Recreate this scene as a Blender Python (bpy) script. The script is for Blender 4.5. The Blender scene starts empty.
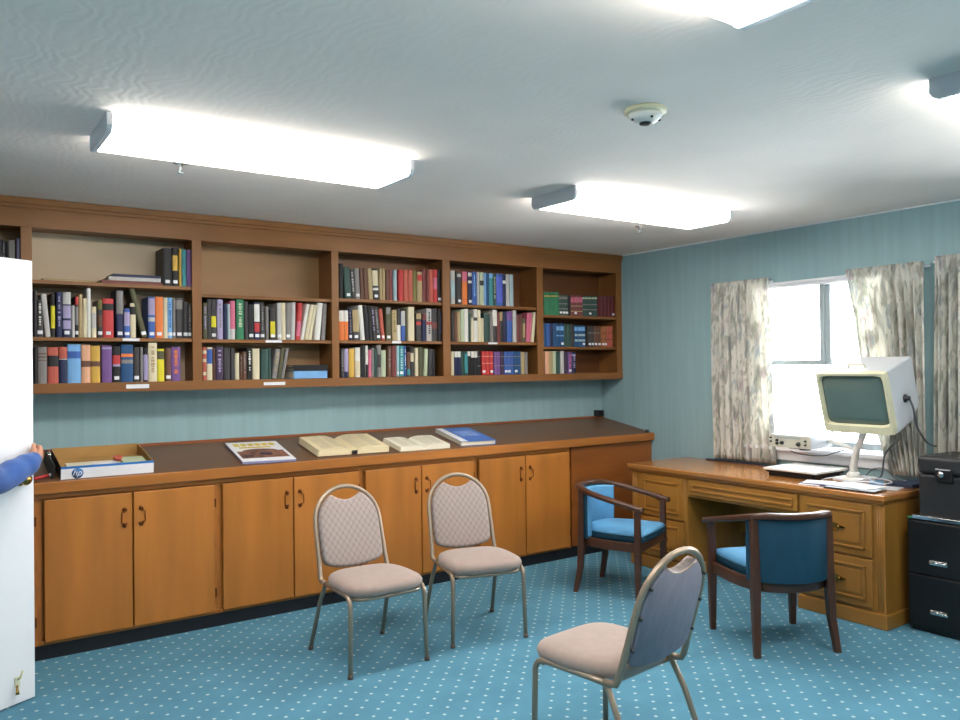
import bpy, bmesh, math, random
from mathutils import Vector, Matrix
random.seed(7)
S = bpy.context.scene
COL = S.collection
PI = math.pi

# ------------------------------------------------------------------ materials
def srgb(h):
    h = h.lstrip('#'); v = [int(h[i:i+2], 16)/255 for i in (0, 2, 4)]
    return tuple((c/12.92 if c <= .04045 else ((c+.055)/1.055)**2.4) for c in v) + (1,)
MATS = {}
def mat(name, col, rough=.5, metal=0, var=.12, scale=(6, 6, 6), bump=0, bscale=60, spec=.5, coat=0, detail=3, sheen=0):
    if name in MATS: return MATS[name]
    m = bpy.data.materials.new(name); m.use_nodes = True
    nt = m.node_tree; b = nt.nodes['Principled BSDF']
    c = srgb(col) if isinstance(col, str) else tuple(col) + (1,)
    tc = nt.nodes.new('ShaderNodeTexCoord'); mp = nt.nodes.new('ShaderNodeMapping')
    mp.inputs['Scale'].default_value = scale
    nt.links.new(tc.outputs['Object'], mp.inputs['Vector'])
    n = nt.nodes.new('ShaderNodeTexNoise'); n.inputs['Detail'].default_value = detail; n.inputs['Scale'].default_value = 1
    nt.links.new(mp.outputs[0], n.inputs['Vector'])
    r = nt.nodes.new('ShaderNodeValToRGB')
    r.color_ramp.elements[0].position = .3; r.color_ramp.elements[1].position = .7
    r.color_ramp.elements[0].color = tuple(max(0, x*(1-var)) for x in c[:3]) + (1,)
    r.color_ramp.elements[1].color = tuple(min(1, x*(1+var)) for x in c[:3]) + (1,)
    nt.links.new(n.outputs['Fac'], r.inputs['Fac']); nt.links.new(r.outputs[0], b.inputs['Base Color'])
    b.inputs['Roughness'].default_value = rough; b.inputs['Metallic'].default_value = metal
    b.inputs['Specular IOR Level'].default_value = spec
    if coat: b.inputs['Coat Weight'].default_value = coat; b.inputs['Coat Roughness'].default_value = .12
    if sheen: b.inputs['Sheen Weight'].default_value = sheen
    if bump:
        n2 = nt.nodes.new('ShaderNodeTexNoise'); n2.inputs['Scale'].default_value = bscale; n2.inputs['Detail'].default_value = 4
        nt.links.new(tc.outputs['Object'], n2.inputs['Vector'])
        bp = nt.nodes.new('ShaderNodeBump'); bp.inputs['Strength'].default_value = bump; bp.inputs['Distance'].default_value = .01
        nt.links.new(n2.outputs['Fac'], bp.inputs['Height']); nt.links.new(bp.outputs[0], b.inputs['Normal'])
    MATS[name] = m
    return m
def emis(name, col, strength):
    m = bpy.data.materials.new(name); m.use_nodes = True; nt = m.node_tree
    b = nt.nodes['Principled BSDF']; b.inputs['Base Color'].default_value = (.8, .8, .8, 1)
    b.inputs['Emission Color'].default_value = tuple(col) + (1,); b.inputs['Emission Strength'].default_value = strength
    return m

OAK_V = mat('cabinet_wood', '#b27030', .36, var=.16, scale=(9, 9, .9), spec=.4, detail=5)
OAK_H = mat('cabinet_wood_edge', '#ad6c30', .34, var=.18, scale=(1.2, 12, 12), spec=.4, detail=5)
CASE = mat('bookcase_wood', '#87592f', .42, var=.18, scale=(1.2, 8, 8), spec=.35, detail=5)
CASE_V = mat('bookcase_wood_upright', '#87592f', .42, var=.15, scale=(8, 8, 1), spec=.35, detail=5)
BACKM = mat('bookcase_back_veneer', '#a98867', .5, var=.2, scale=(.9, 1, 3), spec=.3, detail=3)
LAMI = mat('brown_laminate', '#6b4b33', .38, var=.08, scale=(3, 3, 3), spec=.4)
DESK = mat('desk_wood', '#9c6c2e', .3, var=.22, scale=(8, 2, 2), spec=.5, detail=5)
DESK_TOP = mat('desk_top_wood', '#a8703a', .16, var=.16, scale=(9, 1.5, 9), spec=.6, detail=5)
WALN = mat('dark_chair_wood', '#4e2f20', .3, var=.2, scale=(9, 9, 2), spec=.5)
BLUEF = mat('blue_vinyl', '#5b97c2', .45, var=.08, scale=(14, 14, 14), spec=.35, bump=.08, bscale=40)
BLUED = mat('blue_vinyl_shade', '#174156', .6, var=.12, scale=(14, 14, 3), spec=.3, bump=.1, bscale=80)  # same blue upholstery; shade on sides and outer back painted in as darker colour
TUBE = mat('champagne_metal', '#a08e7c', .34, metal=.5, var=.05)
BLACK = mat('black_metal', '#0e0e11', .38, var=.1)
BLACKP = mat('black_plastic', '#202124', .45, var=.1)
COVE = mat('black_base', '#15141a', .5, var=.15)
WHITE = mat('white_paint', '#e9eaee', .4, var=.015)
WHITEP = mat('white_plastic', '#e6e4de', .35, var=.02)
CREAMP = mat('cream_plastic', '#d8d3b4', .4, var=.03)
GREYP = mat('light_grey_plastic', '#c9cdd4', .4, var=.03)
CHROME = mat('chrome', '#d8d8d8', .16, metal=1, var=.02)
BRASS = mat('brass', '#b08a48', .25, metal=1, var=.1)
ABRASS = mat('antique_brass', '#7a4420', .4, metal=.85, var=.15)
PAPER = mat('paper', '#e4dcc6', .75, var=.03, scale=(40, 3, 3))
PAPERW = mat('white_paper', '#e9e9ee', .7, var=.02)
CARD = mat('cardboard', '#b08a52', .8, var=.06)
SKIN = mat('skin', '#c58f74', .5, var=.05)
SLEEVE = mat('blue_cloth', '#325799', .85, var=.1, scale=(20, 20, 20), bump=.25, bscale=30, sheen=.2)
TROUS = mat('dark_cloth', '#2a2d38', .85, var=.1)
HAIR = mat('brown_hair', '#3a2a20', .7, var=.3, scale=(40, 40, 8))
GREYM = mat('grey_metal', '#a3aeb0', .45, var=.05)

def fabric_mat():
    m = mat('mauve_diamond_fabric', '#a3928c', .85, var=.04, scale=(60, 60, 60), sheen=.1)
    nt = m.node_tree; b = nt.nodes['Principled BSDF']
    tc = nt.nodes.new('ShaderNodeTexCoord'); mp = nt.nodes.new('ShaderNodeMapping')
    mp.inputs['Rotation'].default_value = (0, 0, 0)
    sep = nt.nodes.new('ShaderNodeSeparateXYZ'); nt.links.new(tc.outputs['Object'], sep.inputs[0])
    def M(op, a, bb=None, v=None):
        n = nt.nodes.new('ShaderNodeMath'); n.operation = op
        nt.links.new(a, n.inputs[0])
        if bb is not None: nt.links.new(bb, n.inputs[1])
        if v is not None: n.inputs[1].default_value = v
        return n.outputs[0]
    # y and z both drive the second axis, so the pattern runs over seat and back
    yz = M('ADD', sep.outputs['Y'], sep.outputs['Z'])
    p = M('MULTIPLY', M('ADD', M('MULTIPLY', sep.outputs['X'], v=1.7), yz), v=34*PI/2)
    q = M('MULTIPLY', M('SUBTRACT', M('MULTIPLY', sep.outputs['X'], v=1.7), yz), v=34*PI/2)
    d = M('MULTIPLY', M('SINE', p), M('SINE', q))
    r = nt.nodes.new('ShaderNodeValToRGB'); r.color_ramp.elements[0].position = 0; r.color_ramp.elements[1].position = .35
    r.color_ramp.elements[0].color = srgb('#8f7d79'); r.color_ramp.elements[1].color = srgb('#a2948f')
    ab = M('ABSOLUTE', d); nt.links.new(ab, r.inputs['Fac']); nt.links.new(r.outputs[0], b.inputs['Base Color'])
    return m
FABR = fabric_mat()
SEATF = mat('pale_mauve_seat_fabric', '#9b8880', .85, var=.05, scale=(30, 30, 30), sheen=.2, bump=.05, bscale=120)
SHELL = mat('grey_lilac_back_cloth', '#8b8592', .8, var=.08, scale=(50, 50, 6), bump=.08, bscale=90)

def carpet_mat():
    m = mat('teal_dotted_carpet', '#56889f', .95, var=.08, scale=(5, 5, 5), bump=.5, bscale=260, spec=.1)
    nt = m.node_tree; b = nt.nodes['Principled BSDF']
    base = b.inputs['Base Color'].links[0].from_socket
    tc = nt.nodes.new('ShaderNodeTexCoord'); sep = nt.nodes.new('ShaderNodeSeparateXYZ')
    nt.links.new(tc.outputs['Object'], sep.inputs[0])
    def M(op, a, bb=None, v=None):
        n = nt.nodes.new('ShaderNodeMath'); n.operation = op
        nt.links.new(a, n.inputs[0])
        if bb is not None: nt.links.new(bb, n.inputs[1])
        if v is not None: n.inputs[1].default_value = v
        return n.outputs[0]
    X, Y = M('ADD', sep.outputs['X'], v=3.056), M('ADD', sep.outputs['Y'], v=1.986)
    # staggered lattice, one dot at every crossing of the two diagonals
    U = M('ADD', M('MULTIPLY', X, v=1/.102), M('MULTIPLY', Y, v=1/.11))
    V = M('SUBTRACT', M('MULTIPLY', X, v=1/.102), M('MULTIPLY', Y, v=1/.11))
    def fr(t): return M('SUBTRACT', M('FRACT', M('ADD', t, v=100.5)), v=.5)
    u, v = fr(U), fr(V)
    dx = M('MULTIPLY', M('ADD', u, v), v=.102/2); dy = M('MULTIPLY', M('SUBTRACT', u, v), v=.11/2)
    d = M('SQRT', M('ADD', M('MULTIPLY', dx, dx), M('MULTIPLY', dy, dy)))
    mr = nt.nodes.new('ShaderNodeMapRange'); mr.inputs['From Min'].default_value = .0062; mr.inputs['From Max'].default_value = .0095
    mr.inputs['To Min'].default_value = .72; mr.inputs['To Max'].default_value = 0
    nt.links.new(d, mr.inputs['Value'])
    mx = nt.nodes.new('ShaderNodeMix'); mx.data_type = 'RGBA'
    nt.links.new(mr.outputs[0], mx.inputs['Factor']); nt.links.new(base, mx.inputs['A'])
    mx.inputs['B'].default_value = srgb('#c9d8d6')
    nt.links.new(mx.outputs['Result'], b.inputs['Base Color'])
    return m
CARPET = carpet_mat()
WALLM = mat('teal_wallcovering', '#92b0b6', .6, var=.06, scale=(22, 22, 1.2), spec=.35, bump=.12, bscale=70)
CEILM = mat('textured_white_ceiling', '#f0e6de', .85, var=.02, scale=(4, 4, 4), bump=0)
def ceil_bump():
    nt = CEILM.node_tree; b = nt.nodes['Principled BSDF']
    tc = nt.nodes.new('ShaderNodeTexCoord')
    n = nt.nodes.new('ShaderNodeTexNoise'); n.inputs['Scale'].default_value = 9; n.inputs['Detail'].default_value = 3; n.inputs['Distortion'].default_value = 2.2
    w = nt.nodes.new('ShaderNodeTexWave'); w.inputs['Scale'].default_value = 7; w.inputs['Distortion'].default_value = 14; w.inputs['Detail'].default_value = 3
    nt.links.new(tc.outputs['Object'], n.inputs['Vector']); nt.links.new(tc.outputs['Object'], w.inputs['Vector'])
    a = nt.nodes.new('ShaderNodeMath'); a.operation = 'MULTIPLY'
    nt.links.new(n.outputs['Fac'], a.inputs[0]); nt.links.new(w.outputs['Fac'], a.inputs[1])
    bp = nt.nodes.new('ShaderNodeBump'); bp.inputs['Strength'].default_value = .07; bp.inputs['Distance'].default_value = .012
    nt.links.new(a.outputs[0], bp.inputs['Height']); nt.links.new(bp.outputs[0], b.inputs['Normal'])
ceil_bump()
def curtain_mat():
    m = mat('floral_curtain_cloth', '#f4f1ea', .9, var=.05, scale=(10, 10, 10), sheen=.1)
    nt = m.node_tree; b = nt.nodes['Principled BSDF']; out = nt.nodes['Material Output']
    tc = nt.nodes.new('ShaderNodeTexCoord')
    base = b.inputs['Base Color'].links[0].from_socket
    for i, (sc, lo, hi, colr, st) in enumerate([(14, .5, .62, '#a8a59a', .65), (20, .56, .66, '#93a2ae', .5), (16, .6, .7, '#b79fab', .5), (28, .58, .66, '#93a086', .5)]):
        mp = nt.nodes.new('ShaderNodeMapping'); mp.inputs['Location'].default_value = (i*3.3, i*1.7, 0); mp.inputs['Scale'].default_value = (1, 1, .33)
        nt.links.new(tc.outputs['Object'], mp.inputs['Vector'])
        n = nt.nodes.new('ShaderNodeTexNoise'); n.inputs['Scale'].default_value = sc; n.inputs['Detail'].default_value = 2; n.inputs['Distortion'].default_value = 1
        nt.links.new(mp.outputs[0], n.inputs['Vector'])
        mr = nt.nodes.new('ShaderNodeMapRange'); mr.inputs['From Min'].default_value = lo; mr.inputs['From Max'].default_value = hi; mr.inputs['To Max'].default_value = st
        nt.links.new(n.outputs['Fac'], mr.inputs['Value'])
        mx = nt.nodes.new('ShaderNodeMix'); mx.data_type = 'RGBA'
        nt.links.new(mr.outputs[0], mx.inputs['Factor']); nt.links.new(base, mx.inputs['A']); mx.inputs['B'].default_value = srgb(colr)
        base = mx.outputs['Result']
    nt.links.new(base, b.inputs['Base Color'])
    tr = nt.nodes.new('ShaderNodeBsdfTranslucent'); nt.links.new(base, tr.inputs['Color'])
    ms = nt.nodes.new('ShaderNodeMixShader'); ms.inputs[0].default_value = .45
    nt.links.new(b.outputs[0], ms.inputs[1]); nt.links.new(tr.outputs[0], ms.inputs[2]); nt.links.new(ms.outputs[0], out.inputs['Surface'])
    return m
CURT = curtain_mat()
def glass_mat():
    m = bpy.data.materials.new('window_glass'); m.use_nodes = True; nt = m.node_tree
    out = nt.nodes['Material Output']; nt.nodes.remove(nt.nodes['Principled BSDF'])
    t = nt.nodes.new('ShaderNodeBsdfTransparent'); t.inputs['Color'].default_value = (.96, .98, .98, 1)
    g = nt.nodes.new('ShaderNodeBsdfGlossy'); g.inputs['Roughness'].default_value = .02
    fr = nt.nodes.new('ShaderNodeFresnel'); fr.inputs['IOR'].default_value = 1.45
    s = nt.nodes.new('ShaderNodeMixShader')
    nt.links.new(fr.outputs[0], s.inputs[0]); nt.links.new(t.outputs[0], s.inputs[1]); nt.links.new(g.outputs[0], s.inputs[2]); nt.links.new(s.outputs[0], out.inputs['Surface'])
    return m
GLASS = glass_mat()
SCREEN = mat('crt_screen_glass', '#5f736d', .08, var=.03, spec=.7)
LENS = emis('fluorescent_lens', (1.0, .945, .87), 20.0)

PAL = {'black': '#201f22', 'charcoal': '#3f3c3e', 'grey': '#85807e', 'light grey': '#bdb9b8', 'white': '#e2dfd8', 'cream': '#d9cdae', 'tan': '#b09a72',
 'brown': '#6a4838', 'maroon': '#7a3f3e', 'dark red': '#63262a', 'red': '#c23b3c', 'brick': '#b85a4a', 'orange': '#e07a3c', 'rust': '#a5623a', 'peach': '#e0a886', 'gold': '#d0a548',
 'yellow': '#ddd030', 'olive': '#7a7440', 'dark olive': '#56543c', 'green': '#2f7a56', 'dark green': '#34504a', 'pale green': '#b9c4a6', 'teal': '#3f8f96', 'pale blue': '#a8c0c8',
 'light blue': '#7aaee0', 'blue': '#3c5fa8', 'bright blue': '#5a68cc', 'dark blue': '#24507e', 'navy': '#252c50', 'purple': '#75518c', 'dark purple': '#44344e', 'lavender': '#a79cc0', 'pink': '#cc6a84'}
def pm(c): return mat('book_' + c.replace(' ', '_'), PAL[c], .5, var=.08, scale=(30, 30, 8), spec=.35)

# ------------------------------------------------------------------ mesh helpers
def newbm(): return bmesh.new()
def add_box(bm, lo, hi, bev=0, mi=0, M=None, seg=2):
    t = bmesh.new()
    bmesh.ops.create_cube(t, size=1)
    lo, hi = Vector(lo), Vector(hi)
    for v in t.verts:
        v.co = Vector([(lo[i]+hi[i])/2 + v.co[i]*(hi[i]-lo[i]) for i in range(3)])
    if bev: bmesh.ops.bevel(t, geom=t.edges[:], offset=bev, segments=seg, affect='EDGES', profile=.5)
    merge(bm, t, mi, M)
def merge(bm, t, mi=None, M=None):
    vs = {}
    for v in t.verts: vs[v] = bm.verts.new(M @ v.co if M is not None else v.co)
    for f in t.faces:
        try:
            g = bm.faces.new([vs[v] for v in f.verts]); g.smooth = f.smooth
            g.material_index = f.material_index if mi is None else mi
        except ValueError: pass
    t.free()
def add_prism(bm, pts, a, b, axis=1, mi=0, M=None, smooth=False):
    """polygon (2 coords) extruded along axis from a to b"""
    def mk(p, w):
        c = [0, 0, 0]; o = [i for i in range(3) if i != axis]
        c[axis] = w; c[o[0]] = p[0]; c[o[1]] = p[1]
        v = Vector(c); return M @ v if M is not None else v
    A = [bm.verts.new(mk(p, a)) for p in pts]; B = [bm.verts.new(mk(p, b)) for p in pts]
    n = len(pts)
    f = bm.faces.new(A); f.material_index = mi
    f = bm.faces.new(B[::-1]); f.material_index = mi
    for i in range(n):
        f = bm.faces.new([A[i], A[(i+1) % n], B[(i+1) % n], B[i]]); f.material_index = mi; f.smooth = smooth
def add_tube(bm, pts, r, seg=10, mi=0, closed=False, caps=True, flat=1.0, upv=None):
    pts = [Vector(p) for p in pts]; n = len(pts); rings = []; prev = None
    for i, p in enumerate(pts):
        if closed: t = pts[(i+1) % n]-pts[i-1]
        else: t = pts[min(i+1, n-1)]-pts[max(i-1, 0)]
        t.normalize()
        if prev is None:
            u = Vector(upv) if upv else (Vector((0, 0, 1)) if abs(t.z) < .9 else Vector((0, 1, 0)))
        else: u = prev
        u = (u - t*u.dot(t)).normalized(); prev = u; w = t.cross(u)
        rr = r[i] if isinstance(r, (list, tuple)) else r
        rings.append([bm.verts.new(p + (u*math.cos(2*PI*k/seg)*flat + w*math.sin(2*PI*k/seg))*rr) for k in range(seg)])
    m = n if closed else n-1
    for i in range(m):
        A, B = rings[i], rings[(i+1) % n]
        for k in range(seg):
            f = bm.faces.new([A[k], A[(k+1) % seg], B[(k+1) % seg], B[k]]); f.smooth = True; f.material_index = mi
    if caps and not closed:
        for q in (rings[0][::-1], rings[-1]):
            f = bm.faces.new(q); f.material_index = mi
def add_sweep(bm, pts, prof, mi=0, closed=False, zup=True):
    """profile [(side,up)] swept along pts with up = world z"""
    pts = [Vector(p) for p in pts]; n = len(pts); rings = []
    for i, p in enumerate(pts):
        if closed: t = pts[(i+1) % n]-pts[i-1]
        else: t = pts[min(i+1, n-1)]-pts[max(i-1, 0)]
        s = Vector((t.y, -t.x, 0)).normalized()
        rings.append([bm.verts.new(p + s*a + Vector((0, 0, b))) for a, b in prof])
    k = len(prof)
    for i in range(n if closed else n-1):
        A, B = rings[i], rings[(i+1) % n]
        for j in range(k):
            f = bm.faces.new([A[j], A[(j+1) % k], B[(j+1) % k], B[j]]); f.smooth = True; f.material_index = mi
    if not closed:
        bm.faces.new(rings[0][::-1]).material_index = mi; bm.faces.new(rings[-1]).material_index = mi
def rrect(w, h, r=.006, n=3):
    out = []
    for cx, cy, a0 in ((w/2-r, h/2-r, 0), (-w/2+r, h/2-r, 90), (-w/2+r, -h/2+r, 180), (w/2-r, -h/2+r, 270)):
        for k in range(n+1):
            a = math.radians(a0 + 90*k/n); out.append((cx+r*math.cos(a), cy+r*math.sin(a)))
    return out
def add_rings(bm, rings, mi=0, cap0=True, cap1=True, smooth=True):
    R = [[bm.verts.new(p) for p in ring] for ring in rings]; n = len(R[0])
    for A, B in zip(R, R[1:]):
        for k in range(n):
            f = bm.faces.new([A[k], A[(k+1) % n], B[(k+1) % n], B[k]]); f.smooth = smooth; f.material_index = mi
    if cap0: f = bm.faces.new(R[0][::-1]); f.material_index = mi; f.smooth = smooth
    if cap1: f = bm.faces.new(R[-1]); f.material_index = mi; f.smooth = smooth
def add_lathe(bm, prof, seg=24, mi=0, M=None):
    """prof [(r,z)]"""
    R = []
    for r, z in prof:
        ring = []
        for k in range(seg):
            v = Vector((max(r, 1e-4)*math.cos(2*PI*k/seg), max(r, 1e-4)*math.sin(2*PI*k/seg), z))
            ring.append(M @ v if M is not None else v)
        R.append(ring)
    add_rings(bm, R, mi)
def build(name, bm, mats, parent=None, loc=None):
    bmesh.ops.recalc_face_normals(bm, faces=bm.faces[:])
    me = bpy.data.meshes.new(name); bm.to_mesh(me); bm.free()
    for m in (mats if isinstance(mats, (list, tuple)) else [mats]): me.materials.append(m)
    o = bpy.data.objects.new(name, me); COL.objects.link(o)
    if parent: o.parent = parent
    if loc: o.location = loc
    return o
def box_obj(name, lo, hi, m, parent=None, bev=0):
    bm = newbm(); add_box(bm, lo, hi, bev); return build(name, bm, m, parent)
def empty(name, loc=(0, 0, 0), rz=0, rx=0):
    o = bpy.data.objects.new(name, None); COL.objects.link(o); o.location = loc; o.rotation_euler = (rx, 0, rz); o.empty_display_size = .1
    return o
def tag(o, label, cat, group=None):
    o['label'] = label; o['category'] = cat
    if group: o['group'] = group
    return o
def struct(o): o['kind'] = 'structure'; return o
def copy_tree(o, parent=None):
    kids = [c for c in COL.objects if c.parent == o]
    c = o.copy(); COL.objects.link(c); c.parent = parent
    for k in kids: copy_tree(k, c)
    return c
def arc(cx, cy, r, a0, a1, n):
    return [(cx + r*math.cos(math.radians(a0+(a1-a0)*k/n)), cy + r*math.sin(math.radians(a0+(a1-a0)*k/n))) for k in range(n+1)]
# ------------------------------------------------------------------ the room
H = 2.4537; XL = -5.45; YB = -6.1; HALL = -6.9
bm = newbm(); add_box(bm, (HALL, YB, -.05), (0, 0, 0)); struct(build('floor', bm, CARPET))
bm = newbm(); add_box(bm, (HALL, YB, H), (.2, .1, H+.1)); struct(build('ceiling', bm, CEILM))
struct(box_obj('wall_back', (HALL, 0, 0), (.2, .12, H), WALLM))
struct(box_obj('wall_front', (HALL, YB-.12, 0), (.2, YB, H), WALLM))
# right wall with two window openings
W1 = (-2.66, -1.62); W2 = (-4.3, -3.26); WZ = (.895, 2.055)
bm = newbm(); T = .14
for y0, y1 in ((W1[1], 0), (W2[1], W1[0]), (YB, W2[0])): add_box(bm, (0, y0, 0), (T, y1, H))
for w in (W1, W2):
    add_box(bm, (0, w[0], 0), (T, w[1], WZ[0])); add_box(bm, (0, w[0], WZ[1]), (T, w[1], H))
struct(build('wall_right', bm, WALLM))
# left wall with the doorway the door hangs in, and the hallway beyond it
D0, D1, DH = -2.50, -1.56, 2.03
bm = newbm()
add_box(bm, (XL-.12, D1, 0), (XL, 0, H)); add_box(bm, (XL-.12, YB, 0), (XL, D0, H)); add_box(bm, (XL-.12, D0, DH), (XL, D1, H))
struct(build('wall_left', bm, WALLM))
bm = newbm(); add_box(bm, (HALL-.1, YB, 0), (HALL, 0, H)); struct(build('wall_hallway', bm, WALLM))
bm = newbm()
for y0, y1 in ((D0-.07, D0+.015), (D1-.012, D1+.07)): add_box(bm, (XL-.135, y0, 0), (XL+.015, y1, DH+.06), .004)
add_box(bm, (XL-.136, D0-.071, DH-.012), (XL+.016, D1+.071, DH+.07), .004)
struct(build('trim_1', bm, WHITE))
bm = newbm(); add_box(bm, (-.008, W2[0]-.3, H-.008), (0, 0, H)); struct(build('trim_2', bm, WHITE))
struct(box_obj('baseboard_right', (-.012, YB, 0), (0, -.62, .1), COVE))
struct(box_obj('baseboard_front', (XL, YB, 0), (0, YB+.012, .1), COVE))
bm = newbm(); add_box(bm, (XL, YB, 0), (XL+.012, D0-.07, .1)); struct(build('baseboard_left', bm, COVE))

def window(name, y0, y1):
    root = empty(name, (0, (y0+y1)/2, WZ[0])); struct(root)
    inv = Matrix.Translation(-Vector(root.location))
    def P(n, bm, m, par=root):
        bmesh.ops.transform(bm, matrix=inv, verts=bm.verts[:]); return build(n, bm, m, par)
    bm = newbm()   # white casing inside the room
    c = .055
    add_box(bm, (-.018, y0-c, WZ[0]-.02), (.002, y0+.004, WZ[1]+.018), .003)
    add_box(bm, (-.018, y1-.004, WZ[0]-.02), (.002, y1+c, WZ[1]+.018), .003)
    add_box(bm, (-.022, y0-c, WZ[1]-.002), (.002, y1+c, WZ[1]+.018), .003)
    add_box(bm, (-.018, y0-c, WZ[0]-.09), (.002, y1+c, WZ[0]-.02), .003)
    for a, b in ((y0, y0+.025), (y1-.025, y1)): add_box(bm, (.0, a, WZ[0]), (T, b, WZ[1]))
    add_box(bm, (.0, y0, WZ[1]-.022), (T, y1, WZ[1]))
    P('window_casing', bm, WHITE)
    bm = newbm(); add_box(bm, (-.05, y0-.07, WZ[0]-.022), (T, y1+.07, WZ[0]+.004), .004); P('window_sill', bm, WHITE)
    bm = newbm()   # grey upper sash and centre post
    ym = y1-.51; zm = 1.49
    add_box(bm, (.075, ym-.045, zm-.01), (.115, ym, WZ[1]-.02), .004)
    add_box(bm, (.05, ym-.012, zm), (.115, ym+.018, WZ[1]-.02), .003)
    add_box(bm, (.07, ym, zm-.012), (.1, y1-.025, zm+.024), .004)
    add_box(bm, (.07, y0+.025, WZ[0]+.015), (.1, y1-.025, WZ[0]+.06), .004)
    P('sash', bm, GREYM)
    bm = newbm()
    add_box(bm, (.09, y0+.025, 1.765), (.1, ym-.04, 1.775)); add_box(bm, (.085, ym-.05, WZ[0]+.06), (.1, ym-.035, zm))
    add_box(bm, (.09, y0+.025, 1.235), (.1, y1-.025, 1.243)); add_box(bm, (.09, y0+.025, zm+.004), (.1, ym-.04, zm+.02))
    P('muntin', bm, WHITE)
    bm = newbm(); add_box(bm, (.104, y0+.02, WZ[0]), (.108, y1-.02, WZ[1]-.02)); P('glass_pane', bm, GLASS)
window('window_1', *W1); window('window_2', *W2)

# white door, standing open into the room, swung from its hinges on the left wall
hx, hy = -4.626-.865*.86, -1.106-.5*.86
ang = math.atan2(.5, .865)
door = struct(empty('door_1', (hx, hy, .006), ang))
bm = newbm(); add_box(bm, (-.03, 0, 0), (.86, .04, 1.998), .002); build('door_leaf', bm, WHITE, door)
def knob(sign):
    bm = newbm(); Mx = Matrix.Translation((.79, 0 if sign < 0 else .04, 1.005)) @ Matrix.Rotation(PI/2 if sign < 0 else -PI/2, 4, 'X')
    add_lathe(bm, [(.0, -.001), (.033, -.001), (.033, .006), (.026, .011), (.012, .012), (.011, .03), (.016, .034), (.025, .04), (.027, .05), (.022, .059), (.010, .064), (0, .065)], 24, 0, Mx)
    return build('door_knob', bm, BRASS, door)
knob(-1); knob(1)
bm = newbm()   # kick-down door holder
add_box(bm, (.76, -.006, .075), (.785, 0, .12), .002)
add_tube(bm, [(.772, -.006, .11), (.775, -.02, .115), (.78, -.028, .15)], .005, 8)
dh = build('door_holder', bm, CREAMP, door)
bm = newbm(); add_tube(bm, [(.768, -.008, .085), (.762, -.018, .062), (.76, -.022, .048)], [.004, .006, .009], 8)
build('rubber_tip', bm, BRASS, dh)
bm = newbm()
for z in (.2, 1.0, 1.8):
    add_tube(bm, [(-.036, .04, z-.05), (-.036, .04, z+.05)], .008, 8)
build('hinge', bm, BRASS, door)

# ------------------------------------------------------------------ ceiling fittings
def fixture(x0, y0, label):
    L, W, dz = 1.31, .36, .068
    r = tag(empty('ceiling_light', (x0+L/2, y0+W/2, H)), label, 'ceiling light', 'fluorescent ceiling lights')
    bm = newbm(); add_box(bm, (-L/2+.02, -W/2+.02, -.0095), (L/2-.02, W/2-.02, 0), .003); build('housing', bm, WHITEP, r)
    prof = [(-W/2, -.010), (-W/2, -.045), (-W/2+.008, -.060), (-W/2+.022, -dz), (W/2-.022, -dz), (W/2-.008, -.060), (W/2, -.045), (W/2, -.010)]
    bm = newbm(); add_prism(bm, prof, -L/2+.02, L/2-.02, axis=0, smooth=False); build('lens', bm, LENS, r)
    pr = [(-W/2-.005, -.0), (-W/2-.005, -.048), (-W/2+.006, -.064), (-W/2+.022, -dz-.005), (W/2-.022, -dz-.005), (W/2-.006, -.064), (W/2+.005, -.048), (W/2+.005, -.0)]
    for a, b in ((-L/2, -L/2+.02), (L/2-.02, L/2)):
        bm = newbm(); add_prism(bm, pr, a, b, axis=0); build('end_cap', bm, GREYP, r)
    return r
fixture(-4.48, -2.095, 'long white fluorescent ceiling light nearest the bookcase and the door')
fixture(-2.19, -2.105, 'white fluorescent ceiling light nearest the corner of bookcase and teal window wall')
fixture(-4.56, -4.305, 'white fluorescent ceiling light cut off by the top edge of the photo')
fixture(-2.235, -4.32, 'white fluorescent ceiling light cut off by the right edge of the photo')
r = tag(empty('smoke_detector', (-2.81, -3.2, H)), 'round white smoke detector on the ceiling between the lights', 'smoke detector')
bm = newbm(); add_lathe(bm, [(0, 0), (.078, 0), (.08, -.012), (.07, -.018), (0, -.018)], 32); build('mounting_plate', bm, CREAMP, r)
bm = newbm(); add_lathe(bm, [(.062, -.017), (.062, -.03), (.05, -.042), (.03, -.05), (0, -.051)], 32); build('sensor_housing', bm, WHITEP, r)
bm = newbm(); add_lathe(bm, [(.0225, -.046), (.0225, -.056), (.014, -.058), (0, -.058)], 20); build('sensor_grille', bm, BLACKP, r)
bm = newbm()
for a in (20, 160, 250, 320): add_box(bm, (-.004, -.004, -.005), (.004, .004, .002), .001, M=Matrix.Translation((.052*math.cos(math.radians(a)), .052*math.sin(math.radians(a)), -.04)))
build('vent_slot', bm, BLACKP, r)
def sprinkler(x, y, label):
    r = tag(empty('sprinkler_head', (x, y, H)), label, 'sprinkler', 'ceiling sprinklers')
    bm = newbm(); add_lathe(bm, [(0, 0), (.032, 0), (.03, -.005), (.012, -.008), (.01, -.02), (0, -.02)], 20); build('escutcheon', bm, CHROME, r)
    bm = newbm()
    for s in (-1, 1): add_tube(bm, [(0, .008*s, -.018), (0, .014*s, -.03), (0, .003*s, -.045)], .0025, 6)
    add_lathe(bm, [(0, -.045), (.016, -.046), (.016, -.048), (0, -.049)], 16); build('deflector', bm, GREYM, r)
sprinkler(-4.06, -1.48, 'small chrome sprinkler beside the ceiling light near the door')
sprinkler(-.96, -1.40, 'small chrome sprinkler beside the ceiling light near the window wall')

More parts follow.
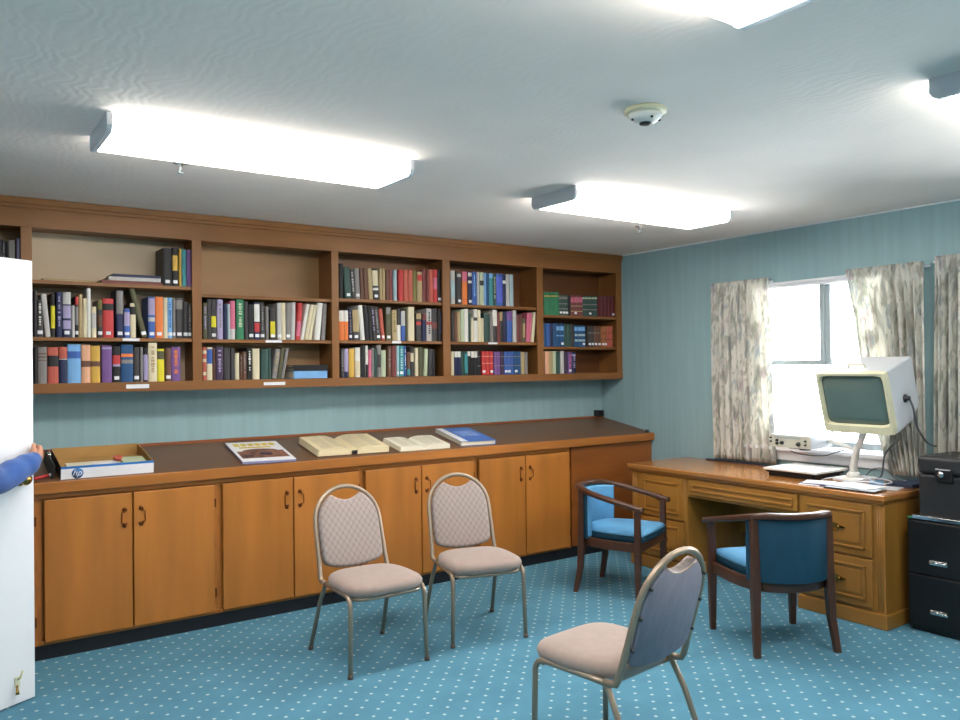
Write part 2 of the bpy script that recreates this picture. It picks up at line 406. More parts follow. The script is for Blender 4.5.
# ------------------------------------------------------------------ curtains
def curtain(y0, y1, zt, zb, label, inner=None, seed=0, folds=9):
    """y0>y1 ; inner: function(t 0..1 top-bottom) -> extra shift of the far edges"""
    random.seed(seed)
    r = tag(empty('curtain', (-.05, (y0+y1)/2, zt)), label, 'curtain', 'floral window curtains')
    nu, nz = 150, 40; G = []
    ph = [random.uniform(0, 6.28) for _ in range(6)]
    fl = folds
    for j in range(nz+1):
        t = j/nz; z = -(zt-zb)*t; row = []
        a0, a1 = inner(t) if inner else (0, 0)
        for i in range(nu+1):
            s = i/nu; y = (y0+a0) + ((y1+a1)-(y0+a0))*s
            sh = s*fl*2*PI + .5*math.sin(2.3*s*PI+ph[0]) + .25*math.sin(3*t+ph[1]+5*s)
            amp = .021 + .009*math.sin(5*s+ph[2]) if t > .09 else .010
            amp *= (.9+.45*t)
            x = -.0 + amp*math.sin(sh) + .006*math.sin(2.7*sh+ph[3])
            if t < .06: x = .008*math.sin(sh*2)
            x -= .012*math.exp(-((t-.08)/.03)**2)*0
            row.append((x, y-(y0+y1)/2, z))
        G.append(row)
    bm = newbm()
    V = [[bm.verts.new((p[0]+dx, p[1], p[2])) for p in row] for dx in (0, .003) for row in G]
    n = nz+1
    for lay in (0, 1):
        for j in range(nz):
            for i in range(nu):
                q = V[lay*n+j]; q2 = V[lay*n+j+1]
                f = bm.faces.new([q[i], q[i+1], q2[i+1], q2[i]]); f.smooth = True
    for j in (0, nz):
        for i in range(nu): bm.faces.new([V[j][i], V[j][i+1], V[n+j][i+1], V[n+j][i]])
    for i in (0, nu):
        for j in range(nz): bm.faces.new([V[j][i], V[j+1][i], V[n+j+1][i], V[n+j][i]])
    build('curtain_cloth', bm, CURT, r)
    bm = newbm(); add_tube(bm, [(.03, (y0-y1)/2+.02, -.03), (.03, -(y0-y1)/2-.02, -.03)], .008, 8); build('curtain_rod', bm, WHITE, r)
    return r
curtain(-1.27, -1.775, 2.112, .775, 'pleated floral curtain left of the bright window, nearest the bookcase', lambda t: (-.0+.03*t*(1-t), -.05*t), 3, 10)
curtain(-2.37, -2.87, 2.105, .79, 'pleated floral curtain behind the boxy monitor, right of the bright window', lambda t: (-.05*min(1, t*4)-.22*t*t, .0), 5, 10)
curtain(-2.93, -3.45, 2.125, .79, 'pleated floral curtain cut off by the photo edge, behind the black chest', lambda t: (.02*t, 0), 9, 10)
# ------------------------------------------------------------------ wall bookcase
SY = -.263
case = tag(empty('wall_bookcase', (0, 0, 1.37)), 'long wall-hung wooden bookcase with open bays full of books, up to the ceiling', 'bookcase')
Mz = Matrix.Translation((0, 0, -1.37))
def cpart(name, boxes, m, bev=.002):
    bm = newbm()
    for lo, hi in boxes: add_box(bm, lo, hi, bev, M=Mz)
    return build(name, bm, m, case)
ST = [(-5.45, -5.41), (-4.596, -4.541), (-3.679, -3.622), (-2.753, -2.701), (-1.859, -1.793), (-.955, -.892), (-.062, -.001)]
for a, b in ST: cpart('stile', [((a, SY, 1.37), (b, SY+.02, 2.30))], CASE_V)
for a, b in ST: cpart('divider', [(((a+b)/2-.01, SY+.02, 1.40), ((a+b)/2+.01, -.012, 2.30))], CASE_V, 0)
cpart('top_rail', [((XL, SY-.002, 2.292), (-.001, SY+.02, H-.001))], CASE)
cpart('crown_moulding', [((XL, SY-.02, 2.415), (-.001, SY, 2.452)), ((XL, SY-.012, 2.395), (-.001, SY, 2.418))], CASE, .004)
cpart('bottom_rail', [((XL, SY-.003, 1.37), (-.001, SY+.02, 1.426))], CASE)
cpart('bottom_board', [((XL, SY+.02, 1.385), (-.001, -.012, 1.424))], CASE, 0)
cpart('top_board', [((XL, SY+.02, 2.305), (-.001, -.012, 2.325))], CASE, 0)
BAY = [(ST[i][1], ST[i+1][0]) for i in range(6)]
SH = [(2.005, 1.686), (2.005, 1.686), (1.965, 1.683), (1.974, 1.685), (1.967, 1.683), (1.910, 1.649)]
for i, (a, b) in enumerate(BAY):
    cpart('back_panel', [((a-.0255, -.012, 1.39), (b+.0255, -.001, 2.32))], (BACKM, mat('pale_bay_back', '#cbb79a', .5, var=.08, scale=(.9, 1, 2)), mat('mid_bay_back', '#9c774f', .45, var=.2, scale=(.9, 1, 3)), mat('brown_bay_back', '#80552f', .45, var=.2, scale=(.9, 1, 3)), mat('dark_bay_back', '#6b4223', .45, var=.2, scale=(.9, 1, 3)), mat('dark_bay_back', '#6b4223', .45))[i], 0)  # panel colour set bay by bay: palest in the first full bay, darker rightwards
    for z in SH[i]:
        cpart('shelf_board', [((a-.018, SY+.012, z-.021), (b+.018, -.012, z))], CASE, .0015)
for x0, x1, z0, z1, y in ((-4.077, -3.983, 1.668, 1.684, SY+.0105), (-4.062, -3.935, 1.388, 1.412, SY-.0045), (-3.215, -3.105, 1.665, 1.681, SY+.0105), (-3.235, -3.09, 1.388, 1.408, SY-.0045), (-2.285, -2.21, 1.667, 1.683, SY+.0105), (-1.44, -1.35, 1.665, 1.680, SY+.0105)):
    cpart('shelf_label', [((x0, y, z0), (x1, y+.0015, z1))], PAPERW, 0)

# ------------------------------------------------------------------ base cabinets and sloping reading counter
CY = -.59
def zs(y): return .9205 + (y+.6091)*(.1059/.6091)
units = [(-5.45, -4.56), (-4.56, -3.64), (-3.64, -2.715), (-2.715, -1.815), (-1.815, -.918)]
unit_lab = ['orange-brown base cabinet mostly hidden behind the white door', 'orange-brown two-door base cabinet under the box, next to the white door', 'orange-brown two-door base cabinet under the magazine, behind the left grey chair',
            'orange-brown two-door base cabinet behind the two beige chairs, under the open books', 'orange-brown two-door base cabinet right of the beige chairs, under the blue book']
def cabinet(x0, x1, label):
    r = tag(empty('base_cabinet', ((x0+x1)/2, CY/2, 0)), label, 'cabinet', 'base cabinets below the bookcase')
    M0 = Matrix.Translation((-(x0+x1)/2, -CY/2, 0))
    bm = newbm()
    add_prism(bm, [(-.003, .075), (-.003, zs(0)-.075), (CY+.02, .86), (CY+.02, .075)], x0+.001, x1-.001, axis=0, M=M0)
    build('body', bm, OAK_V, r)
    bm = newbm()
    add_box(bm, (x0, CY, .075), (x1, CY+.02, .1), .002, M=M0); add_box(bm, (x0, CY, .832), (x1, CY+.02, .862), .002, M=M0)
    add_box(bm, (x0, CY+.004, .1), (x0+.02, CY+.02, .832), 0, M=M0); add_box(bm, (x1-.02, CY+.004, .1), (x1, CY+.02, .832), 0, M=M0)
    build('face_frame', bm, OAK_H, r)
    bm = newbm(); add_box(bm, (x0, CY+.004, .0), (x1, CY+.02, .075), 0, M=M0); build('toe_kick', bm, COVE, r)
    mid = (x0+x1)/2
    for a, b, s in ((x0+.03, mid-.004, 1), (mid+.004, x1-.018, -1)):
        bm = newbm(); add_box(bm, (a, CY-.02, .092), (b, CY, .826), .004, M=M0); d = build('door', bm, OAK_V, r)
        hx = (b-.038) if s == 1 else (a+.038)
        bm = newbm()
        zc = .695
        add_tube(bm, [(hx, CY-.02, zc-.036), (hx, CY-.034, zc-.036), (hx, CY-.036, zc-.03), (hx-s*.018, CY-.036, zc-.028), (hx-s*.018, CY-.036, zc+.028), (hx, CY-.036, zc+.03), (hx, CY-.034, zc+.036), (hx, CY-.02, zc+.036)], .0035, 8)
        add_box(bm, (hx-.014, CY-.023, zc-.042), (hx+.014, CY-.0195, zc-.032), .001); add_box(bm, (hx-.014, CY-.023, zc+.032), (hx+.014, CY-.0195, zc+.042), .001)
        for z in (-.045, .045): add_lathe(bm, [(0, 0), (.012, 0), (.009, .006), (0, .007)], 10, 0, Matrix.Translation((hx, CY-.02, zc+z)) @ Matrix.Rotation(PI/2, 4, 'X'))
        bmesh.ops.transform(bm, matrix=M0, verts=bm.verts[:])
        build('handle', bm, ABRASS, d)
    for z in (.2, .72):
        bm = newbm(); add_box(bm, (x1-.014, CY-.008, z-.025), (x1-.004, CY+.004, z+.025), .001, M=M0); build('hinge', bm, ABRASS, r)
    return r
for (a, b), l in zip(units, unit_lab): cabinet(a, b, l)
r = tag(empty('base_cabinet', (-.46, CY/2, 0)), 'plain doorless corner cabinet panel behind the blue armchair and desk', 'cabinet', 'base cabinets below the bookcase')
M0 = Matrix.Translation((.46, -CY/2, 0))
bm = newbm(); add_prism(bm, [(-.003, .075), (-.003, zs(0)-.075), (CY+.02, .86), (CY+.02, .075)], -.917, -.002, axis=0, M=M0); build('body', bm, OAK_V, r)
bm = newbm(); add_box(bm, (-.9, CY-.004, .085), (-.004, CY+.02, .855), .003, M=M0); build('front_panel', bm, mat('corner_panel_wood', '#8a4f22', .4, var=.2, scale=(1, 6, 9), spec=.4, detail=5), r)
bm = newbm(); add_box(bm, (-.917, CY+.004, 0), (-.002, CY+.02, .075), 0, M=M0); build('toe_kick', bm, COVE, r)

top = tag(empty('reading_counter', (-2.72, 0, .86)), 'long sloping wooden reading counter with brown laminate top along the teal wall', 'counter')
M0 = Matrix.Translation((2.72, 0, -.86))
bm = newbm(); add_prism(bm, [(-.022, zs(-.022)-.07), (-.022, zs(-.022)), (-.605, zs(-.605)), (-.605, .862)], XL+.001, -.002, axis=0, M=M0); build('laminate_top', bm, LAMI, top)
bm = newbm(); add_box(bm, (XL+.001, -.628, .8615), (-.002, -.605, zs(-.605)-.001), .003, M=M0); build('front_edge', bm, OAK_H, top)
bm = newbm(); add_box(bm, (XL+.001, -.022, .97), (-.002, -.002, zs(0)+.012), .002, M=M0); build('back_ledge', bm, mat('ledge_wood', '#8c4f2a', .35, var=.15, scale=(1, 10, 10)), top)

# ------------------------------------------------------------------ books in the bookcase
BOOKS = [
 ('first', 'middle', 1.687, [
  (-4.531, 0.014, 0.259, 'charcoal', 0.0, [], '', 0),
  (-4.516, 0.031, 0.208, 'charcoal', 0.0, [], 'white', 1),
  (-4.475, 0.027, 0.243, 'light grey', -0.022, [], '', 0),
  (-4.447, 0.021, 0.245, 'black', 0.0, [(0.28, 0.8, 'yellow')], '', 0),
  (-4.42, 0.029, 0.256, 'navy', 0.0, [], 'lavender', 0),
  (-4.387, 0.041, 0.256, 'navy', 0.0, [(0, 0.27, 'light grey'), (0.3, 0.58, 'lavender'), (0.63, 0.82, 'lavender')], '', 1),
  (-4.343, 0.017, 0.182, 'light grey', 0.0, [], '', 0),
  (-4.324, 0.017, 0.233, 'black', 0.0, [(0, 0.2, 'red'), (0.25, 0.7, 'grey')], '', 1),
  (-4.306, 0.021, 0.247, 'tan', 0.0, [], '', 0),
  (-4.283, 0.02, 0.225, 'cream', 0.0, [], '', 0),
  (-4.262, 0.02, 0.283, 'white', 0.0, [], '', 0),
  (-4.239, 0.026, 0.178, 'cream', 0.0, [(0.2, 0.7, 'light grey')], '', 0),
  (-4.206, 0.025, 0.217, 'charcoal', 0.0, [(0, 0.25, 'olive'), (0.4, 0.72, 'brown')], '', 1),
  (-4.178, 0.057, 0.227, 'red', 0.0, [(0.13, 0.3, 'black')], '', 1),
  (-4.105, 0.038, 0.28, 'navy', 0.0, [(0.02, 0.5, 'grey')], '', 1),
  (-4.064, 0.032, 0.173, 'blue', 0.0, [(0.12, 0.6, 'lavender')], '', 1),
  (-4.03, 0.031, 0.206, 'black', 0.0, [(0, 0.1, 'cream'), (0.33, 1, 'cream')], '', 0),
  (-3.965, 0.031, 0.296, 'dark olive', -0.072, [], '', 1),
  (-3.928, 0.038, 0.248, 'blue', 0.0, [(0.04, 0.44, 'lavender'), (0.5, 0.6, 'light grey')], '', 1),
  (-3.888, 0.045, 0.251, 'orange', 0.0, [], '', 1),
  (-3.841, 0.024, 0.244, 'cream', 0.0, [], '', 0),
  (-3.816, 0.027, 0.248, 'light blue', 0.0, [], 'blue', 1),
  (-3.788, 0.017, 0.241, 'grey', 0.0, [], '', 1),
  (-3.77, 0.042, 0.247, 'charcoal', 0.0, [(0.05, 0.28, 'grey')], '', 1),
  (-3.725, 0.026, 0.226, 'charcoal', 0.0, [], '', 1),
  (-3.696, 0.021, 0.215, 'charcoal', 0.0, [], 'grey', 1),
 ]),
 ('first', 'bottom', 1.425, [
  (-4.532, 0.016, 0.204, 'black', 0.0, [], '', 0),
  (-4.513, 0.045, 0.206, 'grey', 0.0, [(0.17, 0.2, 'brown'), (0.26, 0.29, 'brown'), (0.36, 0.38, 'brown')], '', 0),
  (-4.465, 0.055, 0.204, 'brick', 0.0, [(0.23, 0.53, 'black')], '', 0),
  (-4.407, 0.042, 0.207, 'navy', 0.0, [(0.0, 0.32, 'brick'), (0.33, 0.35, 'white')], '', 0),
  (-4.364, 0.068, 0.221, 'light blue', 0.0, [(0.18, 0.36, 'blue')], '', 0),
  (-4.293, 0.048, 0.219, 'peach', 0.0, [(0.42, 0.58, 'brown')], '', 0),
  (-4.244, 0.049, 0.214, 'gold', 0.0, [(0.42, 0.56, 'brown')], '', 0),
  (-4.186, 0.054, 0.216, 'purple', 0.0, [(0.05, 0.1, 'lavender')], '', 0),
  (-4.126, 0.041, 0.211, 'black', 0.0, [(0.25, 0.5, 'red'), (0.5, 0.56, 'lavender')], '', 1),
  (-4.081, 0.066, 0.221, 'dark blue', 0.0, [(0.24, 0.33, 'orange'), (0.4, 0.5, 'grey')], '', 0),
  (-4.012, 0.031, 0.206, 'charcoal', 0.0, [], '', 1),
  (-3.976, 0.016, 0.206, 'grey', 0.0, [], '', 0),
  (-3.958, 0.025, 0.203, 'black', 0.0, [(0.2, 0.95, 'lavender')], '', 0),
  (-3.93, 0.049, 0.235, 'cream', 0.0, [], 'tan', 0),
  (-3.879, 0.04, 0.197, 'yellow', 0.0, [(0.07, 0.32, 'dark olive')], '', 0),
  (-3.831, 0.031, 0.201, 'brown', 0.0, [], '', 1),
  (-3.798, 0.054, 0.209, 'purple', 0.0, [], 'orange', 0),
 ]),
 ('second', 'middle', 1.684, [
  (-3.606, 0.026, 0.225, 'dark olive', 0.0, [], 'lavender', 0),
  (-3.579, 0.024, 0.249, 'charcoal', 0.0, [], '', 0),
  (-3.554, 0.031, 0.25, 'charcoal', 0.0, [(0.42, 0.7, 'yellow')], '', 1),
  (-3.519, 0.036, 0.251, 'lavender', 0.0, [], 'grey', 0),
  (-3.477, 0.02, 0.225, 'navy', 0.0, [], '', 0),
  (-3.453, 0.015, 0.225, 'pale blue', 0.0, [], '', 0),
  (-3.437, 0.033, 0.245, 'pink', 0.0, [(0.73, 1, 'light grey')], '', 0),
  (-3.397, 0.048, 0.257, 'green', 0.0, [], 'pale green', 0),
  (-3.346, 0.024, 0.246, 'charcoal', 0.0, [], '', 0),
  (-3.32, 0.037, 0.226, 'black', 0.0, [], '', 1),
  (-3.28, 0.036, 0.242, 'navy', 0.0, [(0.05, 0.52, 'white'), (0.55, 0.8, 'red')], '', 1),
  (-3.241, 0.028, 0.241, 'charcoal', 0.0, [], 'grey', 1),
  (-3.205, 0.02, 0.216, 'grey', 0.0, [], '', 0),
  (-3.174, 0.033, 0.2, 'charcoal', 0.0, [(0.4, 0.9, 'yellow')], '', 1),
  (-3.126, 0.026, 0.243, 'light grey', 0.0, [], '', 1),
  (-3.099, 0.03, 0.245, 'cream', 0.0, [], '', 0),
  (-3.068, 0.033, 0.246, 'grey', 0.008, [], '', 1),
  (-3.032, 0.028, 0.251, 'light grey', 0.007, [], '', 0),
  (-2.999, 0.03, 0.249, 'red', 0.022, [(0.5, 0.9, 'pink')], '', 0),
  (-2.967, 0.023, 0.245, 'white', 0.047, [], '', 0),
  (-2.941, 0.026, 0.241, 'cream', 0.048, [], '', 0),
  (-2.913, 0.024, 0.24, 'cream', 0.046, [], '', 0),
  (-2.866, 0.039, 0.256, 'white', 0.025, [], '', 0),
  (-2.818, 0.029, 0.25, 'grey', 0.016, [], '', 0),
 ]),
 ('second', 'bottom', 1.427, [
  (-3.609, 0.023, 0.207, 'brick', 0.0, [(0.1, 0.2, 'cream'), (0.35, 0.45, 'cream'), (0.75, 0.85, 'cream')], '', 0),
  (-3.583, 0.033, 0.207, 'cream', 0.0, [(0.06, 0.5, 'blue')], '', 0),
  (-3.547, 0.015, 0.202, 'brown', 0.0, [], '', 0),
  (-3.529, 0.046, 0.21, 'dark purple', 0.0, [], 'lavender', 0),
  (-3.479, 0.04, 0.204, 'charcoal', 0.0, [], '', 0),
  (-3.435, 0.026, 0.202, 'charcoal', 0.0, [], '', 0),
  (-3.406, 0.027, 0.17, 'cream', 0.0, [], '', 0),
  (-3.377, 0.015, 0.16, 'brown', 0.0, [], 'grey', 0),
  (-3.359, 0.026, 0.179, 'brown', 0.0, [], 'grey', 0),
  (-3.33, 0.033, 0.203, 'black', 0.0, [], 'white', 0),
  (-3.293, 0.046, 0.199, 'cream', 0.0, [], '', 0),
  (-3.237, 0.046, 0.196, 'dark green', 0.0, [], '', 0),
  (-3.19, 0.02, 0.203, 'dark green', 0.0, [], '', 0),
  (-3.166, 0.034, 0.199, 'grey', 0.03, [], 'tan', 0),
  (-3.13, 0.024, 0.206, 'dark olive', 0.031, [], '', 0),
  (-3.104, 0.021, 0.204, 'grey', 0.039, [], '', 0),
 ]),
 ('third', 'top', 1.975, [
  (-2.679, 0.03, 0.24, 'black', 0.0, [], '', 0),
  (-2.636, 0.048, 0.221, 'dark green', -0.014, [], '', 1),
  (-2.586, 0.027, 0.208, 'charcoal', -0.014, [], 'light grey', 0),
  (-2.558, 0.036, 0.215, 'grey', -0.008, [], '', 1),
  (-2.514, 0.025, 0.217, 'brown', -0.013, [], '', 0),
  (-2.487, 0.03, 0.219, 'brown', -0.012, [], '', 0),
  (-2.452, 0.033, 0.221, 'tan', -0.011, [], '', 0),
  (-2.417, 0.045, 0.223, 'black', -0.01, [(0.06, 0.55, 'cream'), (0.62, 0.7, 'white')], '', 1),
  (-2.37, 0.021, 0.228, 'tan', 0.0, [], '', 0),
  (-2.347, 0.022, 0.225, 'tan', 0.0, [], '', 0),
  (-2.32, 0.025, 0.218, 'brown', 0.0, [], '', 0),
  (-2.293, 0.03, 0.22, 'maroon', 0.0, [], '', 0),
  (-2.253, 0.026, 0.221, 'pale blue', 0.0, [], '', 0),
  (-2.212, 0.037, 0.225, 'red', 0.0, [], '', 0),
  (-2.173, 0.036, 0.228, 'brick', 0.0, [], '', 0),
  (-2.135, 0.037, 0.225, 'brick', 0.0, [], '', 0),
  (-2.095, 0.034, 0.223, 'olive', 0.0, [], '', 0),
  (-2.058, 0.04, 0.22, 'tan', 0.0, [(0.1, 0.3, 'red')], '', 0),
  (-2.013, 0.032, 0.237, 'maroon', 0.0, [], '', 0),
  (-1.978, 0.021, 0.241, 'maroon', 0.0, [], '', 0),
  (-1.955, 0.034, 0.243, 'brick', 0.0, [], '', 0),
  (-1.919, 0.034, 0.245, 'red', 0.0, [(0.25, 0.6, 'pink')], '', 0),
  (-1.882, 0.032, 0.245, 'black', 0.0, [], '', 1),
 ]),
 ('third', 'middle', 1.686, [
  (-2.687, 0.036, 0.205, 'orange', 0.0, [(0, 0.37, 'white')], '', 0),
  (-2.649, 0.033, 0.206, 'orange', 0.0, [(0, 0.37, 'white')], '', 0),
  (-2.608, 0.023, 0.22, 'navy', -0.006, [], 'grey', 1),
  (-2.577, 0.048, 0.213, 'charcoal', -0.005, [(0.0, 0.72, 'tan')], '', 1),
  (-2.519, 0.033, 0.248, 'white', -0.019, [], '', 0),
  (-2.484, 0.029, 0.245, 'black', -0.014, [], '', 0),
  (-2.453, 0.026, 0.243, 'black', -0.014, [], '', 0),
  (-2.424, 0.024, 0.242, 'charcoal', -0.019, [], 'lavender', 0),
  (-2.398, 0.038, 0.241, 'charcoal', -0.024, [], 'grey', 1),
  (-2.356, 0.029, 0.228, 'brick', -0.023, [], '', 1),
  (-2.32, 0.038, 0.238, 'dark olive', 0.0, [(0.0, 0.2, 'grey')], '', 1),
  (-2.273, 0.039, 0.22, 'tan', 0.0, [], 'olive', 0),
  (-2.23, 0.031, 0.228, 'charcoal', 0.0, [(0.5, 1, 'white')], '', 0),
  (-2.196, 0.033, 0.216, 'blue', 0.0, [(0, 0.5, 'light grey')], '', 0),
  (-2.16, 0.016, 0.234, 'dark olive', 0.0, [], '', 0),
  (-2.139, 0.052, 0.248, 'cream', 0.0, [], '', 0),
  (-2.069, 0.043, 0.202, 'charcoal', 0.0, [(0, 0.2, 'tan'), (0.3, 0.42, 'red')], '', 0),
  (-2.017, 0.033, 0.203, 'navy', 0.0, [(0.0, 0.25, 'maroon')], '', 0),
  (-1.981, 0.043, 0.24, 'light grey', 0.0, [(0.4, 0.5, 'red')], 'charcoal', 0),
  (-1.933, 0.046, 0.242, 'charcoal', 0.0, [(0.42, 0.62, 'maroon')], '', 0),
  (-1.882, 0.044, 0.239, 'black', 0.0, [], 'navy', 0),
 ]),
 ('third', 'bottom', 1.428, [
  (-2.676, 0.025, 0.199, 'charcoal', 0.0, [], 'grey', 0),
  (-2.648, 0.031, 0.199, 'lavender', 0.0, [(0.8, 1, 'navy')], '', 0),
  (-2.613, 0.042, 0.199, 'gold', 0.0, [], '', 0),
  (-2.565, 0.038, 0.208, 'white', 0.0, [(0.45, 0.95, 'cream')], '', 0),
  (-2.522, 0.034, 0.221, 'black', 0.0, [], '', 0),
  (-2.485, 0.02, 0.221, 'white', 0.0, [(0.6, 1, 'black')], '', 0),
  (-2.463, 0.025, 0.191, 'pink', 0.0, [], '', 0),
  (-2.436, 0.019, 0.206, 'grey', 0.0, [], '', 0),
  (-2.416, 0.021, 0.198, 'dark green', 0.0, [], '', 0),
  (-2.391, 0.029, 0.226, 'grey', 0.0, [(0.3, 0.7, 'charcoal')], '', 0),
  (-2.36, 0.037, 0.189, 'pale green', 0.0, [], '', 0),
  (-2.308, 0.027, 0.215, 'brown', 0.0, [], 'grey', 0),
  (-2.275, 0.034, 0.22, 'maroon', 0.0, [], '', 0),
  (-2.238, 0.019, 0.222, 'pale blue', 0.0, [], '', 1),
  (-2.217, 0.04, 0.222, 'teal', 0.0, [], 'pale blue', 1),
  (-2.174, 0.018, 0.22, 'blue', 0.0, [], 'white', 0),
  (-2.149, 0.026, 0.176, 'brown', 0.0, [(0.7, 0.95, 'teal')], '', 0),
  (-2.121, 0.027, 0.212, 'charcoal', 0.0, [(0.2, 0.5, 'cream')], '', 0),
  (-2.083, 0.028, 0.207, 'cream', 0.0, [], '', 0),
  (-2.05, 0.036, 0.214, 'dark olive', 0.0, [], '', 0),
  (-2.011, 0.031, 0.201, 'pale green', 0.009, [], '', 0),
  (-1.972, 0.031, 0.199, 'charcoal', 0.007, [], '', 0),
  (-1.936, 0.027, 0.195, 'black', 0.0, [], '', 0),
 ]),
 ('fourth', 'top', 1.968, [
  (-1.767, 0.039, 0.253, 'light grey', 0.0, [(0.3, 0.8, 'pale blue')], '', 0),
  (-1.724, 0.018, 0.248, 'black', 0.0, [], '', 0),
  (-1.704, 0.037, 0.244, 'charcoal', 0.0, [(0.05, 0.15, 'light grey')], '', 1),
  (-1.658, 0.047, 0.252, 'orange', 0.0, [(0.0, 0.3, 'pink')], '', 0),
  (-1.607, 0.035, 0.247, 'navy', 0.0, [(0.0, 0.12, 'light grey'), (0.25, 0.33, 'white')], '', 1),
  (-1.568, 0.04, 0.255, 'blue', 0.0, [], 'light blue', 0),
  (-1.522, 0.021, 0.254, 'light grey', 0.0, [], '', 0),
  (-1.498, 0.039, 0.255, 'pale green', 0.0, [(0.25, 0.4, 'charcoal')], '', 0),
  (-1.455, 0.02, 0.252, 'light blue', 0.0, [], '', 0),
  (-1.432, 0.02, 0.251, 'dark blue', 0.0, [], '', 0),
  (-1.408, 0.035, 0.251, 'teal', 0.0, [(0, 0.15, 'light blue')], '', 0),
  (-1.37, 0.029, 0.252, 'dark green', 0.0, [], 'pale green', 0),
  (-1.337, 0.059, 0.254, 'blue', 0.0, [(0.1, 0.9, 'bright blue')], '', 0),
  (-1.275, 0.03, 0.254, 'navy', 0.0, [(0.2, 0.3, 'white')], '', 0),
  (-1.241, 0.031, 0.254, 'light grey', 0.0, [], '', 0),
  (-1.207, 0.035, 0.254, 'pale blue', 0.0, [], '', 0),
 ]),
 ('fourth', 'middle', 1.684, [
  (-1.763, 0.025, 0.218, 'charcoal', 0.0, [], '', 0),
  (-1.735, 0.024, 0.215, 'brown', 0.0, [], '', 0),
  (-1.708, 0.025, 0.227, 'tan', 0.0, [], '', 0),
  (-1.679, 0.03, 0.243, 'pale green', 0.0, [], '', 0),
  (-1.646, 0.037, 0.25, 'white', 0.0, [], '', 0),
  (-1.606, 0.019, 0.218, 'dark green', 0.0, [], '', 0),
  (-1.585, 0.025, 0.185, 'cream', 0.0, [], '', 0),
  (-1.557, 0.034, 0.25, 'white', 0.0, [(0.25, 0.35, 'charcoal')], '', 0),
  (-1.521, 0.029, 0.247, 'cream', 0.0, [], '', 0),
  (-1.489, 0.027, 0.184, 'cream', 0.0, [], '', 0),
  (-1.458, 0.052, 0.223, 'dark green', 0.0, [], '', 0),
  (-1.402, 0.022, 0.22, 'grey', 0.0, [], '', 0),
  (-1.376, 0.04, 0.252, 'white', 0.0, [(0.5, 1, 'charcoal')], '', 0),
  (-1.333, 0.026, 0.23, 'maroon', 0.0, [], '', 0),
  (-1.304, 0.026, 0.239, 'charcoal', 0.0, [(0.0, 0.3, 'tan')], '', 0),
  (-1.275, 0.037, 0.236, 'navy', 0.0, [], '', 0),
  (-1.235, 0.05, 0.245, 'blue', 0.0, [(0.0, 0.3, 'purple')], '', 0),
  (-1.181, 0.037, 0.254, 'light grey', 0.0, [], '', 0),
  (-1.14, 0.028, 0.22, 'maroon', 0.0, [], '', 0),
  (-1.109, 0.027, 0.225, 'brown', 0.0, [], '', 0),
  (-1.078, 0.026, 0.19, 'dark olive', 0.0, [(0.2, 0.8, 'tan')], '', 0),
  (-1.048, 0.048, 0.239, 'pink', 0.02, [], '', 0),
  (-0.996, 0.031, 0.247, 'cream', 0.031, [], '', 0),
 ]),
 ('fourth', 'bottom', 1.428, [
  (-1.769, 0.027, 0.18, 'cream', 0.0, [], '', 0),
  (-1.737, 0.028, 0.181, 'navy', 0.0, [(0, 0.24, 'white')], '', 0),
  (-1.707, 0.028, 0.181, 'navy', 0.0, [(0, 0.24, 'white')], '', 0),
  (-1.677, 0.028, 0.177, 'dark green', 0.0, [], '', 0),
  (-1.648, 0.029, 0.182, 'dark green', 0.0, [(0.1, 0.9, 'teal')], '', 0),
  (-1.618, 0.029, 0.182, 'black', 0.0, [(0, 0.2, 'white')], '', 0),
  (-1.587, 0.028, 0.182, 'black', 0.0, [(0, 0.26, 'white')], '', 0),
  (-1.557, 0.029, 0.182, 'black', 0.0, [(0, 0.26, 'white')], '', 0),
  (-1.526, 0.028, 0.182, 'black', 0.0, [(0.2, 0.24, 'grey'), (0.6, 0.64, 'grey')], '', 0),
  (-1.483, 0.033, 0.183, 'red', 0.0, [(0.2, 0.23, 'peach'), (0.5, 0.53, 'peach')], '', 1),
  (-1.448, 0.033, 0.183, 'red', 0.0, [(0.2, 0.23, 'peach'), (0.5, 0.53, 'peach')], '', 0),
  (-1.412, 0.033, 0.183, 'red', 0.0, [(0.2, 0.23, 'peach'), (0.5, 0.53, 'peach')], '', 1),
  (-1.368, 0.03, 0.18, 'purple', 0.0, [(0.2, 0.23, 'grey'), (0.6, 0.63, 'grey')], '', 0),
  (-1.335, 0.03, 0.18, 'purple', 0.0, [(0.2, 0.23, 'grey'), (0.6, 0.63, 'grey')], '', 0),
  (-1.302, 0.03, 0.18, 'dark purple', 0.0, [(0.2, 0.23, 'grey'), (0.6, 0.63, 'grey')], '', 0),
  (-1.269, 0.03, 0.18, 'blue', 0.0, [(0.2, 0.23, 'grey'), (0.6, 0.63, 'grey')], '', 1),
  (-1.236, 0.03, 0.181, 'blue', 0.0, [(0.2, 0.23, 'grey'), (0.6, 0.63, 'grey')], '', 1),
  (-1.203, 0.031, 0.181, 'blue', 0.0, [(0.2, 0.23, 'grey'), (0.6, 0.63, 'grey')], '', 0),
  (-1.169, 0.031, 0.181, 'dark blue', 0.0, [(0.2, 0.23, 'grey'), (0.6, 0.63, 'grey')], '', 1),
  (-1.136, 0.031, 0.181, 'dark blue', 0.0, [(0.2, 0.23, 'grey'), (0.6, 0.63, 'grey')], '', 0),
  (-1.1, 0.035, 0.179, 'tan', 0.0, [], '', 0),
  (-1.061, 0.03, 0.176, 'grey', 0.0, [], '', 0),
 ]),
 ('fifth', 'top', 1.911, [
  (-0.856, 0.039, 0.187, 'green', 0.0, [(0.15, 0.2, 'gold')], '', 0),
  (-0.816, 0.039, 0.189, 'green', 0.0, [(0.15, 0.2, 'gold')], '', 0),
